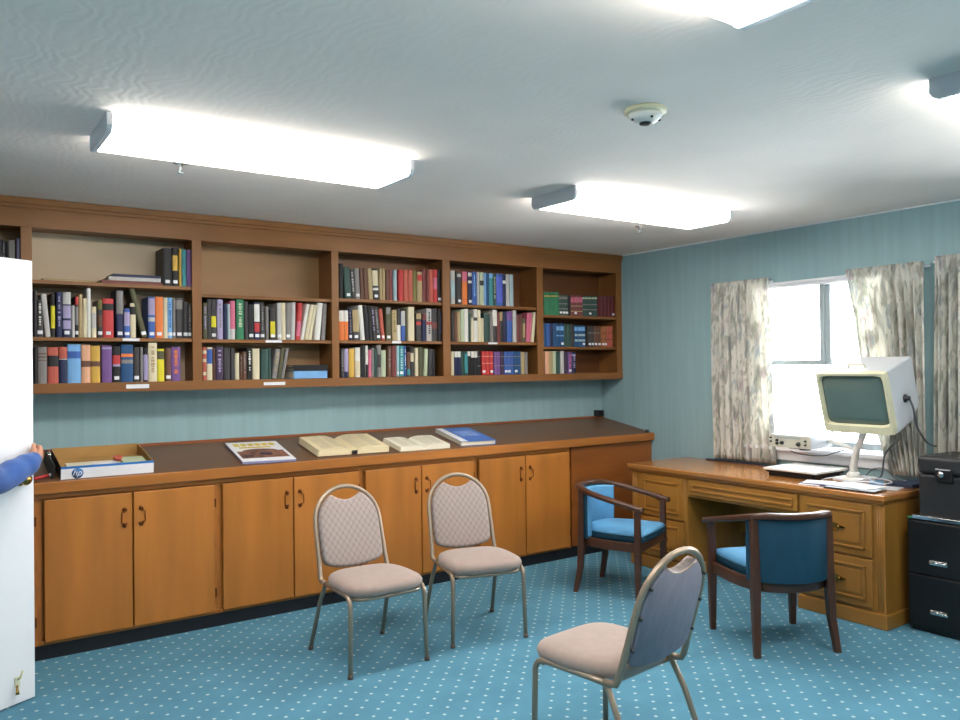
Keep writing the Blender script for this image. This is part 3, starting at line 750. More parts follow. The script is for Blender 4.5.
  (-0.775, 0.039, 0.191, 'green', 0.0, [(0.15, 0.2, 'gold')], '', 0),
  (-0.735, 0.039, 0.193, 'green', 0.0, [(0.15, 0.2, 'gold')], '', 0),
  (-0.69, 0.03, 0.169, 'dark green', 0.0, [(0.08, 0.2, 'grey'), (0.4, 0.45, 'grey'), (0.65, 0.7, 'grey')], '', 1),
  (-0.657, 0.03, 0.171, 'dark green', 0.0, [(0.08, 0.2, 'grey'), (0.4, 0.45, 'grey'), (0.65, 0.7, 'grey')], '', 1),
  (-0.624, 0.03, 0.172, 'dark green', 0.0, [(0.08, 0.2, 'grey'), (0.4, 0.45, 'grey'), (0.65, 0.7, 'grey')], '', 1),
  (-0.59, 0.026, 0.17, 'black', 0.0, [], '', 0),
  (-0.56, 0.03, 0.173, 'maroon', 0.0, [(0.1, 0.35, 'pink'), (0.5, 0.54, 'tan'), (0.75, 0.8, 'tan')], '', 0),
  (-0.527, 0.03, 0.175, 'maroon', 0.0, [(0.1, 0.35, 'pink'), (0.5, 0.54, 'tan'), (0.75, 0.8, 'tan')], '', 1),
  (-0.495, 0.03, 0.176, 'maroon', 0.0, [(0.1, 0.35, 'pink'), (0.5, 0.54, 'tan'), (0.75, 0.8, 'tan')], '', 0),
  (-0.462, 0.031, 0.178, 'maroon', 0.0, [(0.1, 0.35, 'pink'), (0.5, 0.54, 'tan'), (0.75, 0.8, 'tan')], '', 0),
  (-0.427, 0.031, 0.175, 'dark green', 0.0, [(0.08, 0.16, 'pale green'), (0.4, 0.45, 'grey'), (0.65, 0.7, 'grey')], '', 0),
  (-0.393, 0.03, 0.176, 'dark green', 0.0, [(0.08, 0.16, 'pale green'), (0.4, 0.45, 'grey'), (0.65, 0.7, 'grey')], '', 0),
  (-0.36, 0.031, 0.177, 'dark green', 0.0, [(0.08, 0.16, 'pale green'), (0.4, 0.45, 'grey'), (0.65, 0.7, 'grey')], '', 1),
  (-0.326, 0.031, 0.179, 'dark green', 0.0, [(0.08, 0.16, 'pale green'), (0.4, 0.45, 'grey'), (0.65, 0.7, 'grey')], '', 0),
  (-0.292, 0.031, 0.18, 'dark green', 0.0, [(0.08, 0.16, 'pale green'), (0.4, 0.45, 'grey'), (0.65, 0.7, 'grey')], '', 0),
  (-0.246, 0.035, 0.181, 'dark red', 0.0, [(0.1, 0.12, 'brown')], '', 0),
  (-0.208, 0.036, 0.182, 'dark red', 0.0, [(0.1, 0.12, 'brown')], '', 0),
  (-0.169, 0.035, 0.184, 'dark red', 0.0, [(0.1, 0.12, 'brown')], '', 0),
  (-0.13, 0.036, 0.185, 'dark red', 0.0, [(0.1, 0.12, 'brown')], '', 0),
  (-0.091, 0.036, 0.187, 'dark red', 0.0, [(0.1, 0.12, 'brown')], '', 1),
 ]),
 ('fifth', 'middle', 1.65, [
  (-0.863, 0.032, 0.191, 'dark blue', 0.0, [], '', 0),
  (-0.829, 0.032, 0.192, 'blue', 0.0, [], '', 0),
  (-0.794, 0.032, 0.192, 'navy', 0.0, [], '', 0),
  (-0.759, 0.032, 0.193, 'dark blue', 0.0, [], '', 0),
  (-0.722, 0.036, 0.193, 'dark blue', 0.0, [(0.12, 0.3, 'light blue'), (0.5, 0.55, 'light blue')], '', 0),
  (-0.683, 0.037, 0.193, 'dark blue', 0.0, [(0.12, 0.3, 'light blue'), (0.5, 0.55, 'light blue')], '', 1),
  (-0.642, 0.036, 0.19, 'dark green', 0.0, [], '', 0),
  (-0.602, 0.036, 0.189, 'dark green', 0.0, [], '', 0),
  (-0.562, 0.034, 0.189, 'charcoal', 0.0, [], '', 0),
  (-0.522, 0.037, 0.18, 'dark blue', 0.0, [(0.08, 0.25, 'light blue'), (0.4, 0.5, 'pale blue'), (0.65, 0.75, 'pale blue')], '', 0),
  (-0.482, 0.037, 0.181, 'dark blue', 0.0, [(0.08, 0.25, 'light blue'), (0.4, 0.5, 'pale blue'), (0.65, 0.75, 'pale blue')], '', 0),
  (-0.443, 0.038, 0.182, 'dark blue', 0.0, [(0.08, 0.25, 'light blue'), (0.4, 0.5, 'pale blue'), (0.65, 0.75, 'pale blue')], '', 1),
  (-0.374, 0.035, 0.176, 'charcoal', 0.0, [(0.3, 0.34, 'grey')], '', 1),
  (-0.336, 0.034, 0.177, 'charcoal', 0.0, [(0.3, 0.34, 'grey')], '', 1),
  (-0.299, 0.035, 0.177, 'brown', 0.0, [(0.3, 0.34, 'grey')], '', 1),
  (-0.261, 0.036, 0.178, 'brown', 0.0, [(0.3, 0.34, 'grey')], '', 1),
  (-0.216, 0.031, 0.177, 'rust', 0.0, [(0.3, 0.34, 'brown'), (0.6, 0.64, 'brown')], '', 1),
  (-0.182, 0.032, 0.177, 'rust', 0.0, [(0.3, 0.34, 'brown'), (0.6, 0.64, 'brown')], '', 1),
  (-0.147, 0.031, 0.178, 'brick', 0.0, [(0.3, 0.34, 'brown'), (0.6, 0.64, 'brown')], '', 0),
  (-0.112, 0.032, 0.179, 'brick', 0.0, [(0.3, 0.34, 'brown'), (0.6, 0.64, 'brown')], '', 0),
 ]),
 ('fifth', 'bottom', 1.426, [
  (-0.849, 0.042, 0.186, 'peach', 0.0, [], '', 0),
  (-0.804, 0.038, 0.184, 'tan', 0.0, [], '', 0),
  (-0.764, 0.033, 0.186, 'pale green', 0.0, [], '', 0),
  (-0.728, 0.039, 0.184, 'dark green', 0.0, [], '', 0),
  (-0.685, 0.039, 0.189, 'light grey', 0.0, [], '', 0),
  (-0.642, 0.036, 0.182, 'dark purple', 0.0, [], '', 0),
  (-0.603, 0.045, 0.18, 'purple', 0.0, [], 'pink', 1),
  (-0.555, 0.042, 0.179, 'navy', 0.0, [(0.1, 0.18, 'lavender')], 'lavender', 0),
 ]),
 ('first', 'top', 2.006, [
  (-3.842, 0.054, 0.229, 'black', 0.0, [], '', 1),
  (-3.786, 0.032, 0.235, 'black', 0.0, [(0.2, 0.6, 'gold')], '', 1),
  (-3.747, 0.015, 0.229, 'gold', 0.0, [], '', 0),
  (-3.731, 0.027, 0.228, 'teal', 0.0, [], '', 0),
  (-3.702, 0.029, 0.228, 'purple', 0.0, [], '', 0),
 ]),
 ('far left', 'top', 2.006, [
  (-4.706, 0.009, 0.221, 'black', 0.0, [], '', 0),
  (-4.695, 0.012, 0.219, 'charcoal', 0.0, [], '', 0),
  (-4.682, 0.017, 0.209, 'charcoal', 0.0, [], 'grey', 0),
  (-4.664, 0.011, 0.202, 'black', 0.0, [], '', 0),
  (-4.651, 0.032, 0.211, 'grey', 0.0, [], '', 0),
  (-4.615, 0.021, 0.223, 'dark purple', 0.004, [(0, 0.8, 'lavender')], '', 1),
 ]),
]
ORD = ['first', 'second', 'third', 'fourth', 'fifth', 'sixth', 'seventh', 'eighth', 'ninth', 'tenth', 'eleventh', 'twelfth', 'thirteenth', 'fourteenth']
BAYN = {'far left': 'bay above the door', 'first': 'first full bay', 'second': 'second full bay', 'third': 'third full bay', 'fourth': 'fourth full bay', 'fifth': 'bay in the corner'}
BY = -.235
def make_book(x, w, h, colr, lean, bands, text, lab, z):
    """upright book, spine to the room; origin at its foot"""
    D = .15 + .03*random.random()
    depth = min(D, .2)
    mats = [pm(colr), PAPER]; idx = {}
    def mi(c):
        if c not in idx: idx[c] = len(mats); mats.append(pm(c))
        return idx[c]
    a = math.atan2(lean, h) if lean else 0
    hh = math.hypot(h, lean) if lean else h
    if lean:   # keep the spine width as seen, standing on its lower corner
        hh = (h - w*abs(math.sin(a)))/max(.5, math.cos(a))
    M = Matrix.Rotation(a, 4, 'Y')
    if lean: M = M @ Matrix.Translation((0, 0, 0))
    ww = w*math.cos(a)
    bm = newbm(); c = min(.003, ww*.12)
    # rounded spine, cover boards, page block set in
    prof = [(-ww/2, 0), (-ww/2, -.002), (-ww/2+ww*.15, -.0055), (-ww/2+ww*.35, -.0075), (ww/2-ww*.35, -.0075), (ww/2-ww*.15, -.0055), (ww/2, -.002), (ww/2, 0), (ww/2, depth), (ww/2-c, depth), (ww/2-c, .004), (-ww/2+c, .004), (-ww/2+c, depth), (-ww/2, depth)]
    # M-shaped outline prism along z
    add_prism(bm, prof, 0, hh, axis=2, M=M)
    add_box(bm, (-ww/2+c, .0045, .003), (ww/2-c, depth-.004, hh-.004), 0, 1, M=M)
    fr = [(-ww/2, -.0022), (-ww/2+ww*.15, -.0058), (-ww/2+ww*.35, -.0078), (ww/2-ww*.35, -.0078), (ww/2-ww*.15, -.0058), (ww/2, -.0022)]
    def strip(z0, z1, m, x0=0, x1=1, off=.0004):
        pts = []
        for px, py in fr:
            t = (px+ww/2)/ww
            if x0-1e-6 <= t <= x1+1e-6: pts.append((px, py-off))
        if x0 > 0 or x1 < 1: pts = [(-ww/2+ww*x0, -.0078-off), (-ww/2+ww*x1, -.0078-off)]
        for p, q in zip(pts, pts[1:]):
            f = bm.faces.new([bm.verts.new(M @ Vector((p[0], p[1], z0))), bm.verts.new(M @ Vector((q[0], q[1], z0))), bm.verts.new(M @ Vector((q[0], q[1], z1))), bm.verts.new(M @ Vector((p[0], p[1], z1)))])
            f.material_index = m
    for b0, b1, bc in bands: strip(hh*(1-b1), hh*(1-b0), mi(bc))
    if text:
        zz = hh*.9
        while zz > hh*.22:
            l = random.uniform(.006, .016)
            if zz-l < hh*.22: break
            wv = random.uniform(.12, .22)
            strip(zz-l, zz, mi(text), .5-wv, .5+wv, .0005); zz -= l+random.uniform(.002, .006)
            if random.random() < .15: zz -= .012
    o = build('book', bm, mats)
    # stand the lowest corner on the board
    low = min((M @ Vector((s*ww/2, 0, 0))).z for s in (-1, 1))
    xs = -ww/2*math.cos(a)
    o.location = (x + w/2, BY+.008+random.uniform(0, .006), z - low + .0005)
    if lab:
        bm = newbm(); ls = min(.02, hh*.1)
        lw = min(ww*.96, .026)
        k = [(-lw/2, -.0022 if lw > ww*.9 else -.0070), (-lw/4, -.0083), (lw/4, -.0083), (lw/2, -.0022 if lw > ww*.9 else -.0070)]
        z0 = .016
        A = [bm.verts.new(M @ Vector((px, py-.0006, z0))) for px, py in k]; B = [bm.verts.new(M @ Vector((px, py-.0006, z0+ls))) for px, py in k]
        A2 = [bm.verts.new(M @ Vector((px, py+.0003, z0))) for px, py in k]; B2 = [bm.verts.new(M @ Vector((px, py+.0003, z0+ls))) for px, py in k]
        for i in range(3): bm.faces.new([A[i], A[i+1], B[i+1], B[i]]); bm.faces.new([A2[i], A2[i+1], B2[i+1], B2[i]])
        build('spine_label', bm, PAPERW, o)
    return o
for bay, shelf, z, row in BOOKS:
    n = len(row)
    for i, (x, w, h, colr, lean, bands, text, lab) in enumerate(row):
        o = make_book(x, w, h, colr, lean, bands, text, lab, z)
        if i < (n+1)//2: pos = ORD[i] + ' from the left'
        else: pos = ORD[n-1-i] + ' from the right'
        if n-1-i == 0: pos = 'last at the right'
        if i == 0: pos = 'first at the left'
        adj = 'leaning ' if lean and abs(lean) > .02 else ('slim ' if w < .026 else ('thick ' if w > .05 else ''))
        shn = shelf + (' row' if shelf != 'top' else ' shelf')
        tag(o, '%s%s book, %s, %s, %s' % (adj, colr, pos, shn, BAYN[bay]), 'book', 'books on the %s of the %s' % (shn, BAYN[bay]))
def flat_book(name, w, d, h, colr, loc, rz=0, label='', group=None, pages=PAPER, rx=0, front=True):
    """closed book lying flat, spine on its right side (+x)"""
    r = empty(name, loc, rz, rx)
    bm = newbm(); c = .003
    add_box(bm, (-w/2, -d/2, 0), (w/2, d/2, c), .001); add_box(bm, (-w/2, -d/2, h-c), (w/2, d/2, h), .001); add_box(bm, (-w/2, -d/2, 0), (w/2, -d/2+c, h), .001)
    build('cover', bm, pm(colr) if isinstance(colr, str) else colr, r)
    bm = newbm(); add_box(bm, (-w/2+.006, -d/2+c, c), (w/2-.006, d/2-.005, h-c)); build('page_block', bm, pages, r)
    return tag(r, label, 'book', group)
# flat stacks in the bookcase
G = 'flat books on the top shelf of the first full bay'
def stackbook(x, y, z, w, d, h, c, label, rz=0, g=G): return flat_book('book', w, d, h, c, (x, y, z), rz, label, g)
stackbook(-4.02, -.135, 2.0055, .34, .215, .017, 'maroon', 'maroon book lying flat at the bottom of the small top-shelf stack', .03)
stackbook(-4.00, -.137, 2.0230, .29, .20, .024, 'light grey', 'pale grey book lying flat in the middle of the small top-shelf stack', -.02)
stackbook(-3.99, -.134, 2.0475, .27, .19, .016, 'navy', 'dark navy book lying flat on top of the small top-shelf stack', .02)
stackbook(-4.36, -.13, 2.0055, .26, .2, .012, 'tan', 'thin tan booklet lying flat at the left end of the top shelf', .05)
G2 = 'flat books on the bottom row of the second full bay'
stackbook(-2.90, -.143, 1.4260, .24, .19, .052, 'light blue', 'thick light blue book lying flat under the two black ones', 0, G2)
stackbook(-2.895, -.141, 1.4785, .25, .19, .020, 'black', 'black book lying flat directly on the thick light blue book', .0, G2)
stackbook(-2.90, -.141, 1.4990, .245, .19, .019, 'black', 'black book lying flat, topmost over the thick light blue book', .0, G2)

# ------------------------------------------------------------------ things on the sloping counter
TH = math.atan(.1059/.6091)
def on_slope(name, x, y, rz=0, lift=.001):
    o = empty(name, (x, y, zs(y)+lift)); o.rotation_mode = 'XYZ'
    o.rotation_euler = (Matrix.Rotation(TH, 3, 'X') @ Matrix.Rotation(rz, 3, 'Z')).to_euler('XYZ')
    return o
# paper-carton lid used as a tray
r = tag(on_slope('cardboard_box', -4.218, -.392), 'shallow open white and blue carton with a round logo on the counter', 'box')
bw, bd, bh = .46, .40, .066; t = .004
def cwall(bm, lo, hi, mi=0): add_box(bm, lo, hi, 0, mi)
bm = newbm()
cwall(bm, (-bw/2, -bd/2, 0), (bw/2, bd/2, t)); cwall(bm, (-bw/2, bd/2-t, t), (bw/2, bd/2, bh)); cwall(bm, (-bw/2, -bd/2+t, t), (-bw/2+t, bd/2-t, bh)); cwall(bm, (bw/2-t, -bd/2+t, t), (bw/2, bd/2-t, bh))
cwall(bm, (-bw/2, -bd/2, t), (bw/2, -bd/2+t, bh)); build('carton', bm, CARD, r)
bm = newbm(); add_box(bm, (-bw/2-.001, -bd/2-.0015, 0), (bw/2+.001, -bd/2, bh-.010)); build('white_side', bm, PAPERW, r)
bm = newbm(); add_box(bm, (-bw/2-.001, -bd/2-.0015, bh-.010), (bw/2+.001, -bd/2+t+.001, bh+.001)); build('blue_rim', bm, mat('blue_print', '#2a72c0', .5, var=.03), r)
bm = newbm(); add_box(bm, (-bw/2-.0015, -bd/2-.001, 0), (-bw/2, bd/2, bh+.001)); build('shaded_side', bm, mat('side_shade', '#34343c', .5, var=.1), r)  # carton's left side, its shade painted in as a dark face
LOGO = mat('logo_blue', '#2c6aa6', .5, var=.03)
bm = newbm(); add_lathe(bm, [(0, 0), (.028, 0), (.028, .0008), (0, .0009)], 32, 0, Matrix.Translation((-bw/2+.078, -bd/2-.0015, .029)) @ Matrix.Rotation(PI/2, 4, 'X')); build('round_logo', bm, LOGO, r)
def text_part(name, s, size, loc, rot, m, parent, shear=0, ext=.0004, align='CENTER'):
    cu = bpy.data.curves.new(name, 'FONT'); cu.body = s; cu.size = size; cu.shear = shear; cu.extrude = ext; cu.align_x = align; cu.align_y = 'CENTER'
    o = bpy.data.objects.new(name, cu); COL.objects.link(o); o.data.materials.append(m); o.parent = parent; o.location = loc; o.rotation_euler = rot
    dg = bpy.context.evaluated_depsgraph_get(); me = bpy.data.meshes.new_from_object(o.evaluated_get(dg)); 
    o2 = bpy.data.objects.new(name, me); COL.objects.link(o2); o2.parent = parent; o2.location = loc; o2.rotation_euler = rot
    bpy.data.objects.remove(o); o2.name = name
    return o2
text_part('logo_lettering', 'hp', .046, (-bw/2+.075, -bd/2-.0028, .031), (PI/2, 0, 0), PAPERW, r, .35)
# things lying in the carton
r2 = tag(on_slope('envelope', -4.20, -.50, .15, .035), 'white envelope lying in the shallow carton', 'envelope'); bm = newbm(); add_box(bm, (-.07, -.04, 0), (.05, .05, .005), .001); build('paper', bm, PAPERW, r2)
r2 = tag(on_slope('booklet', -4.078, -.47, 0, .035), 'pale green booklet lying in the shallow carton', 'booklet'); bm = newbm(); add_box(bm, (-.05, -.07, 0), (.07, .07, .012), .001); build('cover', bm, pm('pale green'), r2)
r2 = tag(on_slope('tape_roll', -4.14, -.425, 0, .0415), 'small red roll of tape lying in the shallow carton', 'tape'); bm = newbm(); add_lathe(bm, [(.012, 0), (.024, 0), (.024, .018), (.012, .018), (.012, 0)], 20); build('roll', bm, pm('brick'), r2)
r2 = tag(on_slope('paper_stack', -4.205, -.465, 0, .0055), 'stack of papers lying along the front of the shallow carton', 'papers'); bm = newbm(); add_box(bm, (-.2, -.09, 0), (.2, .07, .028), .001); build('sheets', bm, PAPER, r2)
r2 = tag(on_slope('folder', -4.478, -.40, 0, .001), 'dark folder with a silver clip standing against the left side of the carton', 'folder')
bm = newbm(); add_prism(bm, [(-.012, 0), (-.004, 0), (.006-.0, .072), (-.002-.0, .072)], -.17, .17, axis=1); build('cover', bm, BLACKP, r2)
bm = newbm(); add_box(bm, (-.006, .03, .066), (.010, .09, .082), .002); build('clip', bm, CHROME, r2)
r2 = tag(on_slope('marker_pen', -4.535, -.545, .5, .001), 'red marker pen on the counter beside the white door edge', 'pen')
bm = newbm(); add_tube(bm, [(-.04, 0, .009), (.04, 0, .009)], .009, 12); build('barrel', bm, pm('red'), r2)
bm = newbm(); add_tube(bm, [(.04, 0, .009), (.066, 0, .009)], .0095, 12); build('cap', bm, PAPERW, r2)

# magazine
r = tag(on_slope('magazine', -3.30, -.365), 'white-bordered magazine with a yellow heading and a brown picture on the sloping counter', 'magazine')
def skew(bm): bmesh.ops.transform(bm, matrix=Matrix(((1, .09, 0, 0), (0, 1, 0, 0), (0, 0, 1, 0), (0, 0, 0, 1))), verts=bm.verts[:])
r.rotation_euler = (Matrix.Rotation(TH, 3, 'X') @ Matrix.Rotation(-.075, 3, 'Z')).to_euler('XYZ')
bm = newbm(); add_box(bm, (-.163, -.225, 0), (.163, .225, .014), .001); build('page_block', bm, mat('magazine_edge', '#8f93c0', .6, var=.05), r)
bm = newbm(); add_box(bm, (-.164, -.226, .014), (.164, .226, .0155), .0005); build('cover', bm, PAPERW, r)
bm = newbm()
for i, x in enumerate((-.13, -.085, -.04, .005, .05, .095)):
    add_box(bm, (x, .12, .0155), (x+.036, .185, .0163)); 
add_box(bm, (-.11, .07, .0155), (.09, .1, .0162))
build('heading', bm, mat('heading_yellow', '#d3bb52', .6, var=.1), r)
bm = newbm(); add_box(bm, (-.145, -.16, .0155), (.145, .0, .0163)); add_prism(bm, [(-.12, 0)] + [(-.11*math.cos(PI*k/10), .05*math.sin(PI*k/10)) for k in range(11)] + [(.12, 0)], .0155, .0163, axis=2)
build('picture', bm, mat('picture_brown', '#7c5443', .6, var=.55, scale=(22, 14, 20)), r)
bm = newbm(); add_lathe(bm, [(0, .0163), (.04, .0163), (.04, .0168), (0, .0168)], 20, 0, Matrix.Translation((.02, -.07, 0))); add_box(bm, (-.12, -.13, .0163), (-.07, -.09, .0168)); build('picture_detail', bm, mat('picture_dark', '#453038', .6, var=.3, scale=(40, 40, 40)), r)

def open_book(x, y, w, d, th, rz, label, pages, mark=False, cover='brown'):
    r = tag(on_slope('open_book', x, y, rz), label, 'book')
    bm = newbm(); add_box(bm, (-w/2-.006, -d/2-.006, 0), (w/2+.006, d/2+.006, .004), .001); build('cover', bm, pm(cover), r)
    for s in (-1, 1):
        top = []
        for k in range(13):
            u = k/12; top.append((s*u*w/2*.985 if k else 0, .004 + th*(.42 + .62*math.sin(min(1, u*2.2)*PI/2)*(1-.25*u)) if k else .004+th*.35))
        prof = [(0, .004)] + top + [(s*(w/2+.001), .004)]
        bm = newbm(); add_prism(bm, prof, -d/2, d/2, axis=1, smooth=False); o = build('pages', bm, pages, r)
        # printed columns
        bm = newbm()
        for c0 in (.12, .52):
            for q in range(int(d/.012)-3):
                yy = d/2 - .02 - q*.012; 
                u0, u1 = c0, c0+.34
                pts = []
                for k in range(5):
                    u = u0+(u1-u0)*k/4; zz = .004 + th*(.42+.62*math.sin(min(1, u*2.2)*PI/2)*(1-.25*u)) + .0006
                    pts.append((s*u*w/2*.985, zz))
                if random.random() < .1: pts = pts[:3]
                for p, q2 in zip(pts, pts[1:]):
                    bm.faces.new([bm.verts.new((p[0], yy, p[1])), bm.verts.new((q2[0], yy, q2[1])), bm.verts.new((q2[0], yy-.0035, q2[1])), bm.verts.new((p[0], yy-.0035, p[1]))])
        t = build('printed_lines', bm, mat('print_grey', '#b5ad98', .8, var=.1), o)
    if mark:
        bm = newbm(); add_box(bm, (-.02, -d/2-.004, .006), (.02, -d/2-.0005, .03), .003); build('thumb_mark', bm, BLACKP, r)
    return r
open_book(-2.735, -.39, .50, .345, .046, -.03, 'large open dictionary with yellowed pages on the sloping counter', mat('yellowed_pages', '#ecdcb4', .75, var=.05, scale=(3, 3, 200)), True)
open_book(-2.215, -.46, .39, .26, .032, -.02, 'smaller open book with white pages, between the dictionary and the blue book', mat('white_pages', '#efe9d6', .75, var=.04, scale=(3, 3, 200)), False, 'tan')
r = on_slope('closed_book', -1.75, -.375, -.06)
w, d, h = .29, .40, .032
bm = newbm(); add_box(bm, (-w/2, -d/2, 0), (w/2, d/2, .003), .001); add_box(bm, (-w/2, -d/2, h-.003), (w/2, d/2, h), .001); add_box(bm, (w/2-.004, -d/2, 0), (w/2, d/2, h), .001)
build('cover', bm, mat('blue_cover', '#4f74c0', .45, var=.1), r)
bm = newbm(); add_box(bm, (-w/2+.001, -d/2+.004, .003), (w/2-.004, d/2-.004, h-.003)); build('page_block', bm, PAPER, r)
bm = newbm(); add_box(bm, (-w/2, -d/2+.002, h), (-w/2+.055, d/2-.002, h+.0012)); build('cover_edge', bm, PAPERW, r)
bm = newbm(); add_box(bm, (-.06, -.05, h), (.1, .09, h+.001)); build('cover_panel', bm, mat('cover_light_blue', '#7f9ad8', .5, var=.15, scale=(20, 20, 20)), r)
tag(r, 'closed blue-covered book with white page edges lying on the sloping counter', 'book')
# small black boxes at the corner end of the counter
r = tag(empty('speaker_cube', (-.075, -.034, zs(0)+.0125)), 'small black cube in the corner at the far end of the sloping counter', 'box')
bm = newbm(); add_box(bm, (-.035, -.03, 0), (.035, .03, .052), .004); build('case', bm, BLACKP, r)
bm = newbm(); add_box(bm, (-.028, -.031, .008), (.028, -.0295, .044), .001); build('grille', bm, BLACK, r)
r = tag(empty('rubber_bumper', (-.045, -.585, zs(-.585)+.001)), 'tiny black knob near the front right end of the sloping counter', 'knob')
bm = newbm(); add_lathe(bm, [(0, 0), (.016, 0), (.017, .012), (.01, .022), (0, .024)], 16); build('bumper', bm, BLACKP, r)
# ------------------------------------------------------------------ desk (local frame: world coordinates minus its base point)
dk = tag(empty('desk', (-.34, -1.96, 0)), 'polished wooden pedestal desk with brass drawer pulls, under the window', 'desk')
MD = Matrix.Translation((.34, 1.96, 0))
def dpart(name, bm, m, parent=None):
    bmesh.ops.transform(bm, matrix=MD, verts=bm.verts[:]); return build(name, bm, m, parent or dk)
FX = -.655
bm = newbm()
pr = [(-.668, .708), (-.676, .714), (-.682, .724), (-.684, .736), (-.68, .746), (-.674, .75)]
bm2 = newbm()
add_box(bm, (-.684, -2.945, .716), (-.012, -.975, .75), .007, seg=3)
add_box(bm, (-.672, -2.935, .70), (-.012, -.985, .718), .004)
bm2.free(); dpart('desk_top', bm, DESK_TOP)
def pedestal(y0, y1):
    bm = newbm()
    add_box(bm, (FX, y1, .07), (-.02, y0, .702), .003)
    add_box(bm, (FX-.014, y1-.012, 0), (-.02, y0+.012, .085), .006)
    # fluted corner posts
    for yc in (y1+.03, y0-.03):
        for k in (-1, 0, 1): add_tube(bm, [(FX-.0005, yc+k*.013, .1), (FX-.0005, yc+k*.013, .69)], .0028, 6)
    dpart('pedestal', bm, DESK)
pedestal(-1.0, -1.53); pedestal(-2.40, -2.93)
bm = newbm(); add_box(bm, (-.08, -2.40, .25), (-.06, -1.53, .70)); dpart('modesty_panel', bm, DESK)
bm = newbm(); add_box(bm, (FX+.004, -2.405, .565), (-.05, -1.525, .702), .002); dpart('apron', bm, DESK)
def drawer(y0, y1, z0, z1, handle=True, name='drawer'):
    bm = newbm()
    add_box(bm, (FX-.016, y1, z0), (FX+.004, y0, z1), .004)
    # raised moulding frame
    i = .038 if z1-z0 > .15 else .026; w = .014
    ya, yb, za, zb = y0-i, y1+i, z0+i, z1-i
    for lo, hi in (((FX-.024, yb, za), (FX-.014, ya, za+w)), ((FX-.024, yb, zb-w), (FX-.014, ya, zb)), ((FX-.024, yb, za), (FX-.014, yb+w, zb)), ((FX-.024, ya-w, za), (FX-.014, ya, zb))):
        add_box(bm, lo, hi, .004)
    if z1-z0 > .15: add_box(bm, (FX-.02, yb+.03, za+.03), (FX-.014, ya-.03, zb-.03), .003)
    d = dpart(name, bm, DESK)
    if handle:
        yc, zc = (y0+y1)/2, (z0+z1)/2
        bm = newbm()
        pts = []
        for k in range(24):
            a = 2*PI*k/24; rr = 1+.22*math.cos(4*a); pts.append((yc+.055*rr*math.cos(a), zc+.018*rr*math.sin(a)))
        add_prism(bm, pts, FX-.024, FX-.019, axis=0)
        for s in (-1, 1): add_lathe(bm, [(0, 0), (.008, 0), (.006, .014), (.009, .018), (0, .021)], 10, 0, Matrix.Translation((FX-.022, yc+s*.034, zc+.004)) @ Matrix.Rotation(-PI/2, 4, 'Y'))
        add_tube(bm, [(FX-.038, yc+.034*math.cos(PI*k/12), zc+.004-.024*math.sin(PI*k/12)) for k in range(13)], .0035, 8)
        dpart('pull', bm, BRASS, d)
        bmd = None
    return d
drawer(-1.1, -1.5, .39, .687); drawer(-1.1, -1.5, .105, .376)
drawer(-2.42, -2.862, .39, .687); drawer(-2.42, -2.862, .105, .376)
drawer(-1.555, -2.395, .585, .687, False, 'centre_drawer')

# ------------------------------------------------------------------ filing cabinet and chest
fc = tag(empty('filing_cabinet', (-.29, -3.2, 0)), 'low black two-drawer filing cabinet beside the desk, under the black chest', 'filing cabinet')
MF = Matrix.Translation((.29, 3.2, 0))
def fpart(name, bm, m, parent=fc):
    bmesh.ops.transform(bm, matrix=MF, verts=bm.verts[:]); return build(name, bm, m, parent)
bm = newbm(); add_box(bm, (-.515, -3.40, .02), (-.06, -2.985, .622), .004); add_box(bm, (-.505, -3.39, 0), (-.07, -2.995, .02)); fpart('carcass', bm, BLACK)
for z0, z1 in ((.035, .315), (.325, .612)):
    bm = newbm(); add_box(bm, (-.53, -3.395, z0), (-.512, -2.99, z1), .004); d = fpart('drawer', bm, BLACK)
    zc = z1-.215+.0; zc = .395 if z0 > .2 else .125
    bm = newbm(); add_box(bm, (-.533, -3.2, zc-.012), (-.5305, -3.108, zc+.012), .001); add_tube(bm, [(-.531, -3.2, zc+.006), (-.545, -3.195, zc+.004), (-.545, -3.113, zc+.004), (-.531, -3.108, zc+.006)], .004, 8)
    fpart('handle', bm, CHROME, d)
bm = newbm(); add_box(bm, (-.531, -3.06, .585), (-.5305, -3.02, .6)); 
bm.free()
r = tag(empty('metal_tray', (-.28, -3.24, .6225)), 'thin silver tray between the filing cabinet and the black chest', 'tray')
bm = newbm(); add_box(bm, (-.245, -.17, 0), (.2, .225, .012), .002); add_box(bm, (-.247, -.172, .006), (-.238, .227, .020), .002); add_box(bm, (-.238, .219, .006), (.2, .227, .020), .002); build('tray', bm, CHROME, r)
ch = tag(empty('storage_chest', (-.285, -3.215, .6350)), 'black moulded chest with a silver latch on top of the filing cabinet', 'chest')
bm = newbm(); add_box(bm, (-.212, -.2, 0), (.165, .178, .235), .012, seg=3); build('body', bm, BLACKP, ch)
bm = newbm(); add_box(bm, (-.217, -.205, .237), (.17, .184, .335), .022, seg=4); build('lid', bm, BLACKP, ch)
bm = newbm(); add_box(bm, (-.226, -.01, .2), (-.214, .085, .275), .006); build('latch_plate', bm, BLACK, ch)
bm = newbm(); add_lathe(bm, [(0, 0), (.017, 0), (.017, .008), (.008, .012), (0, .012)], 20, 0, Matrix.Translation((-.226, .05, .243)) @ Matrix.Rotation(-PI/2, 4, 'Y')); add_box(bm, (-.23, .0, .266), (-.225, .08, .274), .001); build('latch', bm, CHROME, ch)
r = tag(empty('green_tag', (-.515, -2.998, .6225)), 'tiny green tag at the corner of the filing cabinet', 'tag')
bm = newbm(); add_box(bm, (-.008, -.014, 0), (.008, .014, .006), .002); build('tag', bm, mat('green_plastic', '#2c9a6a', .4, var=.05), r)

